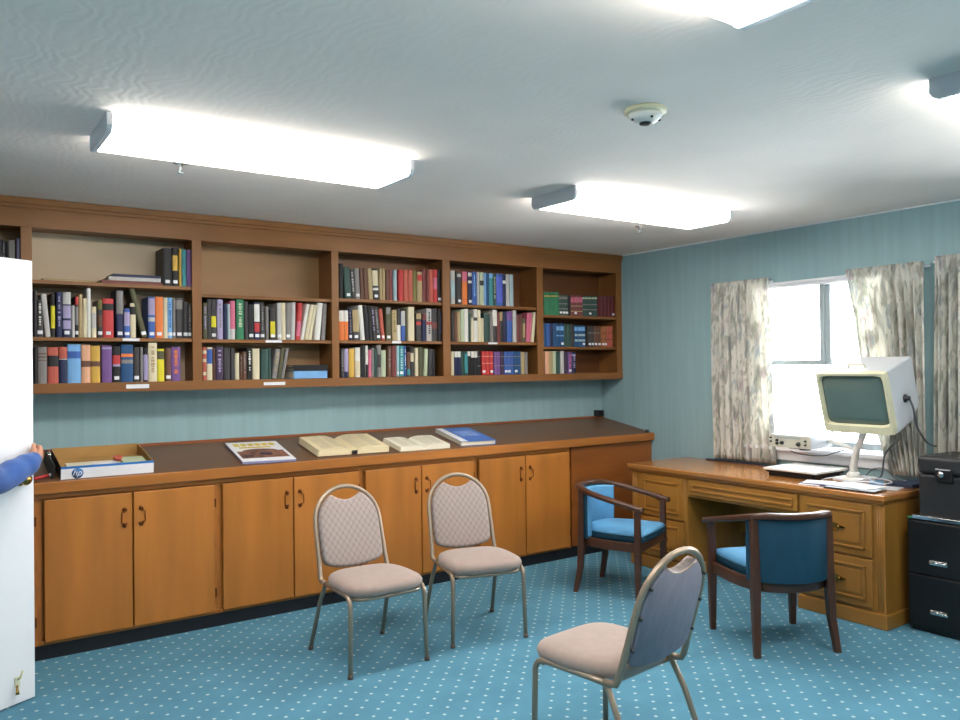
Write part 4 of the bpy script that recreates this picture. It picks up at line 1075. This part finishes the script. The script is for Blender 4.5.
# ------------------------------------------------------------------ video magnifier on the desk
vm = tag(empty('video_magnifier', (-.30, -2.40, .75)), 'boxy cream video magnifier with a dark screen on a white arm, standing on the desk', 'video magnifier')
MV = Matrix.Translation((.30, 2.40, -.75))
def vpart(name, bm, m, parent=vm):
    bmesh.ops.transform(bm, matrix=MV, verts=bm.verts[:]); return build(name, bm, m, parent)
# monitor: front centre, pitched face down
fc_, pit = Vector((-.557, -2.703, 1.2535)), .285
n = Vector((-math.cos(pit), 0, -math.sin(pit))); wv = Vector((0, -1, 0)); up = wv.cross(-n)
if up.z < 0: up = -up
MM = Matrix(((wv.x, up.x, -n.x, fc_.x), (wv.y, up.y, -n.y, fc_.y), (wv.z, up.z, -n.z, fc_.z), (0, 0, 0, 1)))   # local x right, y up, z back
Wm, Hm, Dm = .426, .375, .33
def mring(w, h, z, dy=0, c=.012):
    return [MM @ Vector((a, b+dy, z)) for a, b in rrect(w, h, c, 3)]
bm = newbm()
add_rings(bm, [mring(Wm-.02, Hm-.02, .034), mring(Wm, Hm, .036), mring(Wm, Hm, .05), mring(Wm-.004, Hm-.01, .2, .005), mring(Wm-.012, Hm-.07, Dm-.006, .035), mring(Wm-.03, Hm-.085, Dm, .035)], smooth=False)
mon = vpart('monitor_housing', bm, GREYP)
# bezel: frame with a recessed screen
bm = newbm(); n1 = 4
outer = [(-Wm/2, -Hm/2), (Wm/2, -Hm/2), (Wm/2, Hm/2), (-Wm/2, Hm/2)]
def sup(w, h, z, e=5, N=48, dy=0, pinch=0):
    out = []
    for k in range(N):
        a = 2*PI*k/N; c_, s_ = math.cos(a), math.sin(a)
        rr = (abs(c_)**e + abs(s_)**e)**(-1/e)
        out.append(MM @ Vector((w/2*rr*c_, h/2*rr*s_+dy, z)))
    return out
add_rings(bm, [sup(Wm, Hm, .036, 30), sup(Wm, Hm, -.004, 30), sup(Wm-.008, Hm-.008, -.009, 30), sup(.394, .310, -.007, 16, dy=.014), sup(.38, .298, .018, 12, dy=.014)], smooth=False, cap0=False, cap1=False)
vpart('bezel', bm, CREAMP, mon)
bm = newbm()
add_rings(bm, [sup(.384, .302, .019, 12, dy=.014), sup(.355, .28, .012, 9, dy=.013), sup(.26, .21, .007, 6, dy=.013), sup(.12, .1, .004, 4, dy=.013), sup(.02, .02, .0035, 3, dy=.013)])
vpart('screen', bm, SCREEN, mon)
bm = newbm()
for k in range(4): add_box(bm, (-.02+k*.05, -Hm/2-.006, .012), (.006+k*.05, -Hm/2+.002, .03), .001, M=MM)
vpart('control_buttons', bm, BLACKP, mon)
bm = newbm(); add_tube(bm, [MM @ Vector((-.055, Hm/2-.002, .10)), MM @ Vector((-.05, Hm/2+.02, .10)), MM @ Vector((.045, Hm/2+.02, .10)), MM @ Vector((.05, Hm/2-.002, .10))], .005, 8)
vpart('carry_handle', bm, CREAMP, mon)
bm = newbm(); add_lathe(bm, [(0, 0), (.024, 0), (.024, .008), (.014, .012), (.013, .03), (0, .032)], 16, 0, MM @ Matrix.Translation((Wm/2-.003, -.02, .17)) @ Matrix.Rotation(PI/2, 4, 'Y')); vpart('side_knob', bm, BLACKP, mon)
bm = newbm()
for k in range(4): add_box(bm, (Wm/2-.022, -.10+k*.010, .25), (Wm/2-.0105, -.097+k*.010, .29), 0, M=MM)
vpart('vent_slots', bm, BLACK, mon)
# arm and base
bm = newbm(); add_tube(bm, [(-.22, -2.50, .77), (-.22, -2.50, .84), (-.24, -2.53, .93), (-.30, -2.60, 1.02), (-.37, -2.66, 1.10)], [.026, .022, .02, .02, .024], 14); vpart('arm', bm, WHITEP)
bm = newbm(); add_tube(bm, [(-.24, -2.53, .94), (-.22, -2.40, .975), (-.2, -2.31, .98)], .012, 10); vpart('camera_arm', bm, WHITEP)
bm = newbm(); add_box(bm, (-.33, -2.60, 0+.75), (-.12, -2.42, .772), .008); add_lathe(bm, [(0, 0), (.045, 0), (.04, .02), (.028, .03), (0, .03)], 20, 0, Matrix.Translation((-.22, -2.50, .772))); vpart('base', bm, WHITEP)
# camera unit with knobs
bm = newbm(); add_box(bm, (-.40, -2.322, .940), (-.16, -2.022, 1.022), .005); cu = vpart('camera_unit', bm, GREYP)
bm = newbm(); add_box(bm, (-.405, -2.322, .940), (-.398, -2.022, 1.022), .002); vpart('front_panel', bm, mat('grey_beige_panel', '#c4c1b2', .4, var=.03), cu)
bm = newbm(); add_box(bm, (-.4085, -2.25, 1.0), (-.4045, -2.06, 1.012), .001); vpart('panel_slot', bm, GREYM, cu)
for yy, zz, rr in ((-2.238, .968, .014), (-2.118, .97, .013), (-2.082, .985, .009), (-2.082, .964, .009), (-2.288, .99, .006), (-2.288, .965, .006), (-2.035, 1.0, .006), (-2.035, .975, .006)):
    bm = newbm(); add_lathe(bm, [(0, 0), (rr, 0), (rr*.85, .014), (0, .016)], 16, 0, Matrix.Translation((-.4055, yy, zz)) @ Matrix.Rotation(-PI/2, 4, 'Y')); vpart('knob', bm, BLACKP, cu)
bm = newbm(); add_lathe(bm, [(0, 0), (.035, 0), (.035, .022), (0, .022)], 20, 0, Matrix.Translation((-.28, -2.2, .919))); add_box(bm, (-.34, -2.26, .928), (-.22, -2.12, .94), .003); vpart('camera_lens', bm, BLACKP, cu)
# white reading table on black runners
bm = newbm(); add_box(bm, (-.47, -2.395, .7915), (-.10, -2.015, .806), .003); vpart('reading_tray', bm, WHITEP)
bm = newbm(); add_box(bm, (-.44, -2.355, .7505), (-.13, -2.035, .772), .004); add_box(bm, (-.45, -2.375, .774), (-.12, -2.025, .791), .003); vpart('tray_runners', bm, BLACKP)

def paper(x, y, w, d, rz, z, label, colr=PAPERW, h=.003, name='paper_sheet', cat='paper', g='papers and folders on the desk'):
    r = tag(empty(name, (x, y, z), rz), label, cat, g)
    bm = newbm(); add_box(bm, (-w/2, -d/2, 0), (w/2, d/2, h), min(.001, h*.3)); build('sheet', bm, colr, r); return r
INDIGO = mat('indigo_cover', '#4a4a7c', .4, var=.1)
paper(-.52, -2.45, .17, .18, .2, .7515, 'white papers on an indigo cover in front of the reading tray', INDIGO, .006, 'folder', 'folder')
paper(-.525, -2.455, .14, .17, .4, .7585, 'white sheet on top of the indigo folder beside the reading tray')
paper(-.575, -2.71, .15, .30, .06, .7515, 'black slim folder lying along the front edge of the desk', BLACKP, .008, 'folder', 'folder')
paper(-.50, -2.68, .20, .27, -.1, .760, 'glossy white sheet near the front right of the desk top', PAPERW, .003)
paper(-.60, -2.44, .07, .12, .3, .7515, 'small white note at the front edge of the desk', PAPERW, .002, 'note')
paper(-.40, -2.80, .14, .16, .2, .7515, 'clear plastic sleeve near the right end of the desk', GREYP, .003, 'plastic_sleeve', 'sleeve')
paper(-.19, -2.83, .20, .17, -.1, .7515, 'dark navy pouch at the back right of the desk', mat('navy_cloth', '#26344e', .8, var=.15), .02, 'pouch', 'pouch')
paper(-.29, -2.685, .08, .08, .5, .7515, 'light blue cloth lying under the cables', mat('light_blue_cloth', '#5a9ac6', .8, var=.1), .016, 'cloth', 'cloth')
def cable(pts, r, m, label, name='cable'):
    # smooth the path
    P = [Vector(p) for p in pts]; out = []
    for i in range(len(P)-1):
        p0, p1, p2, p3 = P[max(i-1, 0)], P[i], P[i+1], P[min(i+2, len(P)-1)]
        for k in range(8):
            t = k/8; out.append(.5*((2*p1)+(-p0+p2)*t+(2*p0-5*p1+4*p2-p3)*t*t+(-p0+3*p1-3*p2+p3)*t**3))
    out.append(P[-1]); o0 = P[0]
    bm = newbm(); add_tube(bm, [p-o0 for p in out], r, 8); o = build(name, bm, m, None, o0)
    return tag(o, label, 'cable', 'cables around the video magnifier')
WC = mat('white_cable', '#c9ccd6', .4, var=.03); GC = mat('grey_cable', '#5b5c62', .45, var=.05)
q = MM @ Vector((Wm/2+.024, -.02, .17))
cable([q, q+Vector((.02, -.012, -.06)), (-.30, -2.935, 1.12), (-.2, -2.94, 1.02), (-.11, -2.95, .99)], .006, GC, 'grey power cable hanging from the right side of the monitor')
cable([(-.22, -2.80, 1.04), (-.19, -2.74, .99), (-.2, -2.69, .92), (-.2, -2.67, .80), (-.24, -2.65, .77)], .005, GC, 'dark cable looping down behind the monitor to the desk')
cable([(-.38, -2.16, .918), (-.36, -2.22, .90), (-.3, -2.34, .895), (-.2, -2.42, .93), (-.15, -2.46, .94), (-.14, -2.47, .86), (-.15, -2.46, .78)], .0035, GC, 'thin cable drooping under the knobbed camera unit')
cable([(-.41, -2.40, .758), (-.45, -2.5, .785), (-.46, -2.6, .775), (-.44, -2.68, .78), (-.45, -2.74, .785), (-.40, -2.80, .772)], .004, WC, 'white cable coiled on the papers on the desk')
cable([(-.30, -2.58, .78), (-.36, -2.66, .80), (-.40, -2.75, .772), (-.33, -2.8, .778), (-.28, -2.72, .785), (-.33, -2.62, .785)], .004, WC, 'white cable looping beside the magnifier base')
cable([(-.10, -2.5, .757), (-.13, -2.58, .82), (-.17, -2.68, .83), (-.22, -2.76, .79), (-.24, -2.84, .78)], .004, GC, 'grey cable arching over the blue cloth on the desk')
cable([(-.02-.03, -1.2, .756), (-.05, -1.5, .756), (-.055, -1.8, .756), (-.06, -1.97, .757)], .006, mat('navy_cable', '#2a3450', .5, var=.05), 'dark cable along the back of the desk under the left curtain')
# ------------------------------------------------------------------ banquet chairs (local: faces -y)
def banquet_chair():
    c = empty('banquet_chair'); FOOT = mat('brown_foot', '#5f5047', .6)
    R = .0115
    SIN, COS = .135/math.hypot(.135, .445), .445/math.hypot(.135, .445)
    def bk(x, h, off=0): return Vector((x, .15+h*SIN - off*COS, .395+h*COS + off*SIN))   # off = towards the sitter
    for s in (-1, 1):
        bm = newbm()
        pts = [(.212*s, -.245, .012), (.206*s, -.238, .30)] + [(.2055*s, -.238+.05*(1-math.cos(a)), .335+.05*math.sin(a)) for a in [PI/2*k/6 for k in range(7)]] + [(.2*s, -.02, .384), (.193*s, .105, .380)]
        add_tube(bm, pts, R, 10); o = build('leg', bm, TUBE, c)
        bm = newbm(); add_tube(bm, [(.213*s, -.2455, 0), (.212*s, -.245, .02)], .0135, 10); build('foot_glide', bm, FOOT, o)
        bm = newbm(); add_tube(bm, [(.212*s, .252, .012), (.198*s, .15, .28), (.190*s, .10, .372), (.189*s, .08, .380)], R, 10); o = build('leg', bm, TUBE, c)
        bm = newbm(); add_tube(bm, [(.213*s, .2545, 0), (.2115*s, .25, .02)], .0135, 10); build('foot_glide', bm, FOOT, o)
    # inverted U back frame
    pts = [(-.192, .09, .383), (-.194, .12, .383), (-.196, .143, .388), bk(-.196, .012), bk(-.192, .08), bk(-.188, .28)] + [bk(.188*math.cos(math.radians(a)), .28+.19*math.sin(math.radians(a))) for a in range(168, 11, -12)] + [bk(.188, .28), bk(.192, .08), bk(.196, .012), (.196, .143, .388), (.194, .12, .383), (.192, .09, .383)]
    bm = newbm(); add_tube(bm, pts, .0125, 12, upv=(0, 1, 0)); build('back_frame', bm, TUBE, c)
    bm = newbm()
    add_tube(bm, [(-.2, -.2, .372), (-.16, -.247, .37), (0, -.256, .368), (.16, -.247, .37), (.2, -.2, .372)], .010, 8)
    build('front_rail', bm, TUBE, c); bm = newbm()
    add_tube(bm, [(-.185, .085, .366), (.185, .085, .366)], .009, 8)
    build('rear_rail', bm, TUBE, c)
    # seat cushion
    def sr(w0, d0, z, yc=-.075, e=4.2, N=56, front=1.0):
        out = []
        for k in range(N):
            a = 2*PI*k/N; cc, ss = math.cos(a), math.sin(a); rr = (abs(cc)**e+abs(ss)**e)**(-1/e)
            x, y = w0*rr*cc, d0*rr*ss
            x *= 1 - .15*max(0, y/d0)**1.5
            out.append((x, yc+y, z + (-.008 if False else 0)))
        return out
    bm = newbm()
    add_rings(bm, [sr(.19, .18, .376), sr(.208, .2, .384), sr(.216, .207, .402), sr(.216, .207, .416), sr(.208, .2, .430), sr(.19, .18, .440), sr(.15, .145, .447), sr(.08, .08, .451), sr(.01, .01, .452)])
    build('seat', bm, SEATF, c)
    # back pad: outline in (x, h), scooped at the top to leave the hand hole
    half = [(0, .036), (.07, .040), (.13, .052), (.16, .066), (.172, .085), (.174, .16), (.173, .28)]
    half += [(.172*math.cos(math.radians(a)), .28+.172*math.sin(math.radians(a))) for a in range(10, 56, 9)]
    yt = .28+.172*math.sin(math.radians(55))
    half += [(.085, yt+.006), (.07, yt-.004), (.045, yt-.017), (.02, yt-.024), (0, yt-.026)]
    full = half + [(-x, h) for x, h in half[::-1][1:-1]]
    def ring(off, sc): return [bk(x*sc, .21+(h-.21)*sc, off) for x, h in full]
    bm = newbm(); add_rings(bm, [ring(-.006, 1), ring(.012, 1), ring(.022, .985), ring(.028, .955), ring(.031, .90)], cap0=False); pad = build('back_pad', bm, FABR, c)
    bm = newbm(); add_rings(bm, [ring(-.006, .998), ring(-.012, .985), ring(-.016, .955)], cap0=False); build('back_shell', bm, SHELL, pad)
    for s in (-1, 1):
        for h in (.13, .25, .36): 
            x = .176*s if h < .3 else .158*s
            bm = newbm(); add_tube(bm, [bk(x, h, -.004), bk(x, h, -.022)], .006, 8); build('frame_screw', bm, BLACKP, pad)
    # rear edge of the hand hole
    bm = newbm(); add_tube(bm, [bk(x, h-.004, -.012) for x, h in [(-.09, yt+.004), (-.07, yt-.006), (-.045, yt-.019), (0, yt-.028), (.045, yt-.019), (.07, yt-.006), (.09, yt+.004)]], .004, 8); build('hand_hole_trim', bm, TUBE, pad)
    return c
ch0 = banquet_chair()
g = 'beige banquet chairs'
for i, (x, y, a, l) in enumerate([(-3.148, -1.533, -1.0, 'beige metal-framed banquet chair facing the room, nearer the door'), (-2.473, -1.525, -13.8, 'beige metal-framed banquet chair facing the room, nearer the desk'),
                                  (-2.905, -3.12, 186.5, 'beige metal-framed banquet chair seen from behind, cut off by the bottom edge')]):
    c = ch0 if i == 0 else copy_tree(ch0)
    c.location = (x, y, 0); c.rotation_euler = (0, 0, math.radians(a)); tag(c, l, 'chair', g)

# ------------------------------------------------------------------ barrel armchairs (local: faces -y)
def armchair():
    c = empty('armchair')
    def U(k, off=0):   # plan path of the arm rail, parameter 0..1
        pts = []
        ctl = [(-.255, -.27), (-.258, -.12), (-.25, .03), (-.225, .14), (-.17, .225), (-.09, .268), (0, .28), (.09, .268), (.17, .225), (.225, .14), (.25, .03), (.258, -.12), (.255, -.27)]
        out = []
        P = [Vector((a, b, 0)) for a, b in ctl]
        for i in range(len(P)-1):
            p0, p1, p2, p3 = P[max(i-1, 0)], P[i], P[i+1], P[min(i+2, len(P)-1)]
            for q in range(5):
                t = q/5; out.append(.5*((2*p1)+(-p0+p2)*t+(2*p0-5*p1+4*p2-p3)*t*t+(-p0+3*p1-3*p2+p3)*t**3))
        out.append(P[-1]); return out
    path = U(0)
    def zr(p): return .605 + .11*max(0, min(1, (p.y+.27)/.5))
    bm = newbm(); add_sweep(bm, [(p.x, p.y, zr(p)) for p in path], rrect(.05, .032, .010)); build('arm_rail', bm, WALN, c)
    # apron follows the seat
    sc = .92
    ap = [(p.x*.93, p.y*.86-.0, .352) for p in path]
    bm = newbm(); add_sweep(bm, ap, rrect(.022, .062, .004)); add_box(bm, (-.235, -.245, .322), (.235, -.222, .382), .003); build('seat_rail', bm, WALN, c)
    for s in (-1, 1):
        bm = newbm()
        add_rings(bm, [[(.243*s+a, -.228+b, z) for a, b in rrect(w, w, .004, 2)] for w, z in ((.030, 0), (.036, .15), (.042, .33), (.038, .42), (.036, .60))], smooth=False); build('leg', bm, WALN, c)
        bm = newbm()
        add_rings(bm, [[(x*s+a, y+b, z) for a, b in rrect(w, w, .004, 2)] for x, y, w, z in ((.222, .235, .032, 0), (.210, .205, .038, .17), (.206, .195, .044, .34), (.206, .195, .038, .45), (.208, .188, .034, .705))], smooth=False); build('leg', bm, WALN, c)
    # padded back between the rear posts
    mid = [p for p in path if p.y > .135]
    def seg(off, z): return [(p.x*(1-off*4), p.y*(1-off*3.4), z) for p in mid]
    pathb = [(p.x*.93, p.y*.93, .54) for p in mid]
    bm = newbm(); add_sweep(bm, pathb, [(a, b) for a, b in rrect(.036, .30, .015, 4)]); build('back_pad', bm, BLUEF, c)
    patho = [(p.x*.995, p.y*.995, .535) for p in mid]
    bm = newbm(); add_sweep(bm, patho, rrect(.008, .322, .003)); build('back_outer', bm, BLUED, c)
    # seat cushion: D shape
    D = [(p.x*.86, p.y*.80-.004) for p in path]; D[0] = (-.222, -.235); D[-1] = (.222, -.235)
    pl = D + [(.222*(1-k/6)-.222*(k/6), -.25-.008*math.sin(PI*k/6)) for k in range(0, 7)]
    def dr(s, z): return [(x*s, (y+.0)*s, z) for x, y in pl]
    bm = newbm(); add_rings(bm, [dr(.95, .378), dr(1.0, .386), dr(1.01, .405), dr(1.0, .42)], cap1=True); st = build('seat', bm, BLUED, c)
    bm = newbm(); add_rings(bm, [dr(1.0, .421), dr(1.0, .432), dr(.96, .446), dr(.85, .456), dr(.6, .462), dr(.3, .464)]); build('seat_top', bm, BLUEF, st)
    bm = newbm(); add_tube(bm, [Vector(p) for p in dr(1.012, .421)], .005, 8, closed=True); build('piping', bm, BLUED, st)
    return c
a0 = armchair()
for i, (x, y, a, l) in enumerate([(-1.225, -1.437, 22.5, 'dark wooden armchair with bright blue seat, by the counter corner, facing the room'), (-1.275, -2.645, 154, 'dark wooden armchair seen from behind, with a blue curved back, drawn up to the desk')]):
    c = a0 if i == 0 else copy_tree(a0)
    c.location = (x, y, 0); c.rotation_euler = (0, 0, math.radians(a)); c.scale = (.955,)*3 if i == 0 else (1, 1, 1); tag(c, l, 'armchair', 'blue barrel armchairs at the desk')
# ------------------------------------------------------------------ person holding the door (only forearm and hand reach into view)
def skin_obj(name, nodes, edges, m, parent, sub=2, root=0):
    me = bpy.data.meshes.new(name); keys = list(nodes)
    me.from_pydata([nodes[k][0] for k in keys], [(keys.index(a), keys.index(b)) for a, b in edges], [])
    o = bpy.data.objects.new(name, me); COL.objects.link(o); o.parent = parent; me.materials.append(m)
    md = o.modifiers.new('Skin', 'SKIN'); md.use_smooth_shade = True
    lay = me.skin_vertices[0].data if me.skin_vertices else None
    for i, k in enumerate(keys):
        r = nodes[k][1]; r = r if isinstance(r, tuple) else (r, r)
        lay[i].radius = r; lay[i].use_root = (i == root)
    s = o.modifiers.new('Sub', 'SUBSURF'); s.levels = sub; s.render_levels = sub
    dg = bpy.context.evaluated_depsgraph_get(); ev = o.evaluated_get(dg); me2 = bpy.data.meshes.new_from_object(ev)
    bpy.data.objects.remove(o)
    o2 = bpy.data.objects.new(name, me2); COL.objects.link(o2); o2.parent = parent
    if not me2.materials: me2.materials.append(m)
    for p in me2.polygons: p.use_smooth = True
    return o2
PX, PYY = -5.13, -1.80
pr = tag(empty('person', (PX, PYY, 0)), 'person in a long blue sleeve holding the edge of the white door', 'person')
O = Vector((PX, PYY, 0))
def W(x, y, z): return tuple(Vector((x, y, z))-O)
# the hand grips the free edge of the door leaf
ed = Vector((-4.626, -1.106, 1.112)); dn = Vector((.5, -.865, 0)); dd = Vector((.865, .5, 0))
wr = ed - dd*.055 + dn*.075 + Vector((0, 0, -.02))
palm = ed - dd*.005 + dn*.038 + Vector((0, 0, .004))
elb = wr + Vector((-.175, -.19, -.072)); sh = Vector((PX+.12, PYY+.13, 1.40))
N = {}
N['pelvis'] = (W(PX, PYY, .95), (.085, .085)); N['waist'] = (W(PX, PYY, 1.1), (.08, .08)); N['chest'] = (W(PX, PYY, 1.3), (.11, .11)); N['neckb'] = (W(PX, PYY, 1.44), (.06, .06))
N['neck'] = (W(PX+.01, PYY+.01, 1.52), (.052, .052)); N['head1'] = (W(PX+.03, PYY+.035, 1.585), (.072, .072)); N['head2'] = (W(PX+.02, PYY+.025, 1.66), (.098, .098)); N['head3'] = (W(PX+.01, PYY+.01, 1.73), (.088, .088))
N['shr'] = (tuple(sh-O), .045); N['elr'] = (tuple(elb-O), .038); N['wrr'] = (tuple(wr-O), .026); N['palm'] = (tuple(palm-O), (.026, .018))
N['shl'] = (W(PX-.14, PYY-.13, 1.40), .045); N['ell'] = (W(PX-.19, PYY-.17, 1.13), .036); N['wrl'] = (W(PX-.15, PYY-.1, .90), .026); N['pal'] = (W(PX-.14, PYY-.08, .83), (.03, .016))
E_ = [('pelvis', 'waist'), ('waist', 'chest'), ('chest', 'neckb'), ('neckb', 'neck'), ('neck', 'head1'), ('head1', 'head2'), ('head2', 'head3'), ('chest', 'shr'), ('shr', 'elr'), ('elr', 'wrr'), ('wrr', 'palm'), ('chest', 'shl'), ('shl', 'ell'), ('ell', 'wrl'), ('wrl', 'pal')]
for s, n_ in ((1, 'r'), (-1, 'l')):
    hx_, hy_ = PX+.07*s, PYY+.06*s
    N['hip'+n_] = (W(hx_, hy_, .88), .075); N['kn'+n_] = (W(hx_+.02, hy_-.0, .48), .058); N['an'+n_] = (W(hx_, hy_-.02, .09), .038); N['to'+n_] = (W(hx_+.06, hy_+.09, .035), .034)
    E_ += [('pelvis', 'hip'+n_), ('hip'+n_, 'kn'+n_), ('kn'+n_, 'an'+n_), ('an'+n_, 'to'+n_)]
# fingers of the right hand wrap round the door edge, thumb on the near face
for i, (dz, ln) in enumerate(((.030, .92), (.011, 1.0), (-.008, .95), (-.026, .78))):
    b = palm + Vector((0, 0, dz)) + dd*.012; 
    k1 = ed + Vector((0, 0, dz+.006)) + dd*.018*ln + dn*.020; k2 = ed + Vector((0, 0, dz+.004)) + dd*.022*ln - dn*.008; k3 = ed + Vector((0, 0, dz)) + dd*.008 - dn*.047*1.0
    k2 = ed + Vector((0, 0, dz+.003)) + dd*.016 - dn*.02
    k3 = ed + Vector((0, 0, dz)) + dd*.012 - dn*(.040+.01*ln)
    for q, (nm, p, r_) in enumerate((('b', b, .0105), ('k', k1, .0095), ('m', k2, .0085), ('t', k3, .0075))): N['f%d%s' % (i, nm)] = (tuple(p-O), r_)
    E_ += [('palm', 'f%db' % i), ('f%db' % i, 'f%dk' % i), ('f%dk' % i, 'f%dm' % i), ('f%dm' % i, 'f%dt' % i)]
    c = Vector(N['pal'][0]) + Vector((.012*(i-1.5), .012*(i-1.5), 0))
    N['g%da' % i] = (tuple(c+Vector((0, 0, -.035))), .0095); N['g%db' % i] = (tuple(c+Vector((.01, -.006, -.06*ln-.02))), .008); N['g%dc' % i] = (tuple(c+Vector((.022, -.014, -.09*ln-.012))), .007)
    E_ += [('pal', 'g%da' % i), ('g%da' % i, 'g%db' % i), ('g%db' % i, 'g%dc' % i)]
N['th1'] = (tuple(palm-O+Vector((0, 0, .03))-dd*.02), .0115); N['th2'] = (tuple(palm-O+Vector((0, 0, .042))-dd*.012-dn*.014), .0095); N['th3'] = (tuple(palm-O+Vector((0, 0, .05))-dd*.0-dn*.018), .008)
E_ += [('wrr', 'th1'), ('th1', 'th2'), ('th2', 'th3')]
N['tl1'] = (tuple(Vector(N['pal'][0])+Vector((.02, .022, .0))), .011); N['tl2'] = (tuple(Vector(N['pal'][0])+Vector((.035, .03, -.03))), .009)
E_ += [('wrl', 'tl1'), ('tl1', 'tl2')]
skin_obj('body', N, E_, SKIN, pr)
def face():
    hc = Vector(N['head2'][0]); fw = Vector((.6, .8, 0)); sd = Vector((.8, -.6, 0))
    bm = newbm()
    for s in (-1, 1):
        p = hc + fw*.088 + sd*.03*s + Vector((0, 0, .0)); add_lathe(bm, [(0, -.008), (.006, -.006), (.009, 0), (.006, .006), (0, .008)], 12, 0, Matrix.Translation(p))
    build('eyes', bm, WHITEP, pr)
    bm = newbm(); p = hc + fw*.09 + Vector((0, 0, -.03)); add_tube(bm, [p+Vector((0, 0, .035))-fw*.004, p+Vector((0, 0, .01))+fw*.012, p+fw*.018, p-Vector((0, 0, .008))], [.006, .008, .011, .008], 10)
    for s in (-1, 1):
        e = hc + sd*.088*s + Vector((0, 0, -.01)); add_tube(bm, [e+Vector((0, 0, .03)), e+sd*.008*s, e+Vector((0, 0, -.03))], [.006, .012, .006], 8)
    build('nose_and_ears', bm, SKIN, pr)
    bm = newbm(); p = hc + fw*.09 + Vector((0, 0, -.062)); add_tube(bm, [p-sd*.024, p+fw*.006, p+sd*.024], [.003, .006, .003], 8); build('mouth', bm, pm('brick'), pr)
face()
H_ = {'a': (tuple(Vector(N['head2'][0])+Vector((-.03, -.042, -.03))), (.078, .078)), 'b': (tuple(Vector(N['head3'][0])+Vector((-.022, -.03, -.01))), (.105, .105)), 'c': (tuple(Vector(N['head3'][0])+Vector((.0, 0, .035))), .085)}
skin_obj('hair', H_, [('a', 'b'), ('b', 'c')], HAIR, pr)
# sweater: baggy sleeves; trousers; shoes
slv_end = wr + (palm-wr)*.8
m1 = elb.lerp(wr, .35); m2 = elb.lerp(wr, .7)
J = {'hem': (W(PX, PYY, .88), (.19, .19)), 'waist': (W(PX, PYY, 1.08), (.165, .165)), 'chest': (W(PX, PYY, 1.3), (.165, .165)), 'neckb': (W(PX, PYY, 1.43), (.10, .10)), 'col': (W(PX, PYY, 1.475), (.075, .075)),
     'shr': (tuple(sh-O), .075), 'um': (tuple(sh.lerp(elb, .5)-O), .072), 'elr': (tuple(elb-O), .07), 'm1': (tuple(m1-O), .060), 'm15': (tuple(elb.lerp(wr, .48)-O+Vector((0, 0, .004))), .067), 'm2': (tuple(m2-O), .052), 'm25': (tuple(elb.lerp(wr, .8)-O+Vector((.003, 0, .003))), .06), 'm3': (tuple(elb.lerp(wr, .93)-O), .046), 'cuff': (tuple(slv_end-O), .034),
     'shl': (W(PX-.14, PYY-.13, 1.40), .078), 'ell': (W(PX-.19, PYY-.17, 1.13), .065), 'cul': (W(PX-.155, PYY-.11, .91), .045)}
skin_obj('sweater', J, [('hem', 'waist'), ('waist', 'chest'), ('chest', 'neckb'), ('neckb', 'col'), ('chest', 'shr'), ('shr', 'um'), ('um', 'elr'), ('elr', 'm1'), ('m1', 'm15'), ('m15', 'm2'), ('m2', 'm25'), ('m25', 'm3'), ('m3', 'cuff'), ('chest', 'shl'), ('shl', 'ell'), ('ell', 'cul')], SLEEVE, pr)
T_ = {'w': (W(PX, PYY, .97), (.145, .145)), 'h': (W(PX, PYY, .90), (.145, .145))}; TE = [('w', 'h')]
for n_ in 'rl':
    for k, rr in (('hip', .105), ('kn', .082), ('an', .07)): T_[k+n_] = (N[k+n_][0], rr)
    TE += [('h', 'hip'+n_), ('hip'+n_, 'kn'+n_), ('kn'+n_, 'an'+n_)]
skin_obj('trousers', T_, TE, TROUS, pr)
for n_ in 'rl':
    a, b = Vector(N['an'+n_][0]), Vector(N['to'+n_][0]); a = Vector((a.x, a.y, .045))-(b-a).normalized()*.02; b = Vector((b.x, b.y, .042)) + (b-a).normalized()*.02
    skin_obj('shoe', {'a': (tuple(a), (.042, .042)), 'm': (tuple((a+b)/2), (.044, .04)), 'b': (tuple(b), (.04, .036))}, [('a', 'm'), ('m', 'b')], BLACKP, pr)
# ------------------------------------------------------------------ world, camera, view
w = bpy.data.worlds.new('daylight'); S.world = w; w.use_nodes = True
bg = w.node_tree.nodes['Background']; bg.inputs['Color'].default_value = (.92, .96, 1, 1); bg.inputs['Strength'].default_value = 20.0
cd = bpy.data.cameras.new('camera'); cam = bpy.data.objects.new('camera', cd); COL.objects.link(cam)
f, yaw, pitch, roll = 799.014, 0.61032, 0.00784, -0.01140
fw = Vector((math.sin(yaw)*math.cos(pitch), math.cos(yaw)*math.cos(pitch), math.sin(pitch)))
rt = Vector((math.cos(yaw), -math.sin(yaw), 0)); u = rt.cross(fw)
r2 = rt*math.cos(roll) + u*math.sin(roll); u2 = u*math.cos(roll) - rt*math.sin(roll)
cam.matrix_world = Matrix(((r2.x, u2.x, -fw.x, -5.0461), (r2.y, u2.y, -fw.y, -5.2942), (r2.z, u2.z, -fw.z, 1.4954), (0, 0, 0, 1)))
cd.sensor_width = 36; cd.lens = f/960*36; cd.clip_start = .05
S.camera = cam
S.view_settings.view_transform = 'Standard'; S.view_settings.look = 'None'; S.view_settings.gamma = 1; S.view_settings.use_curve_mapping = False
S.view_settings.exposure = 0.1
S.cycles.use_denoising = True
S.cycles.max_bounces = 10; S.cycles.diffuse_bounces = 6; S.cycles.sample_clamp_indirect = 8
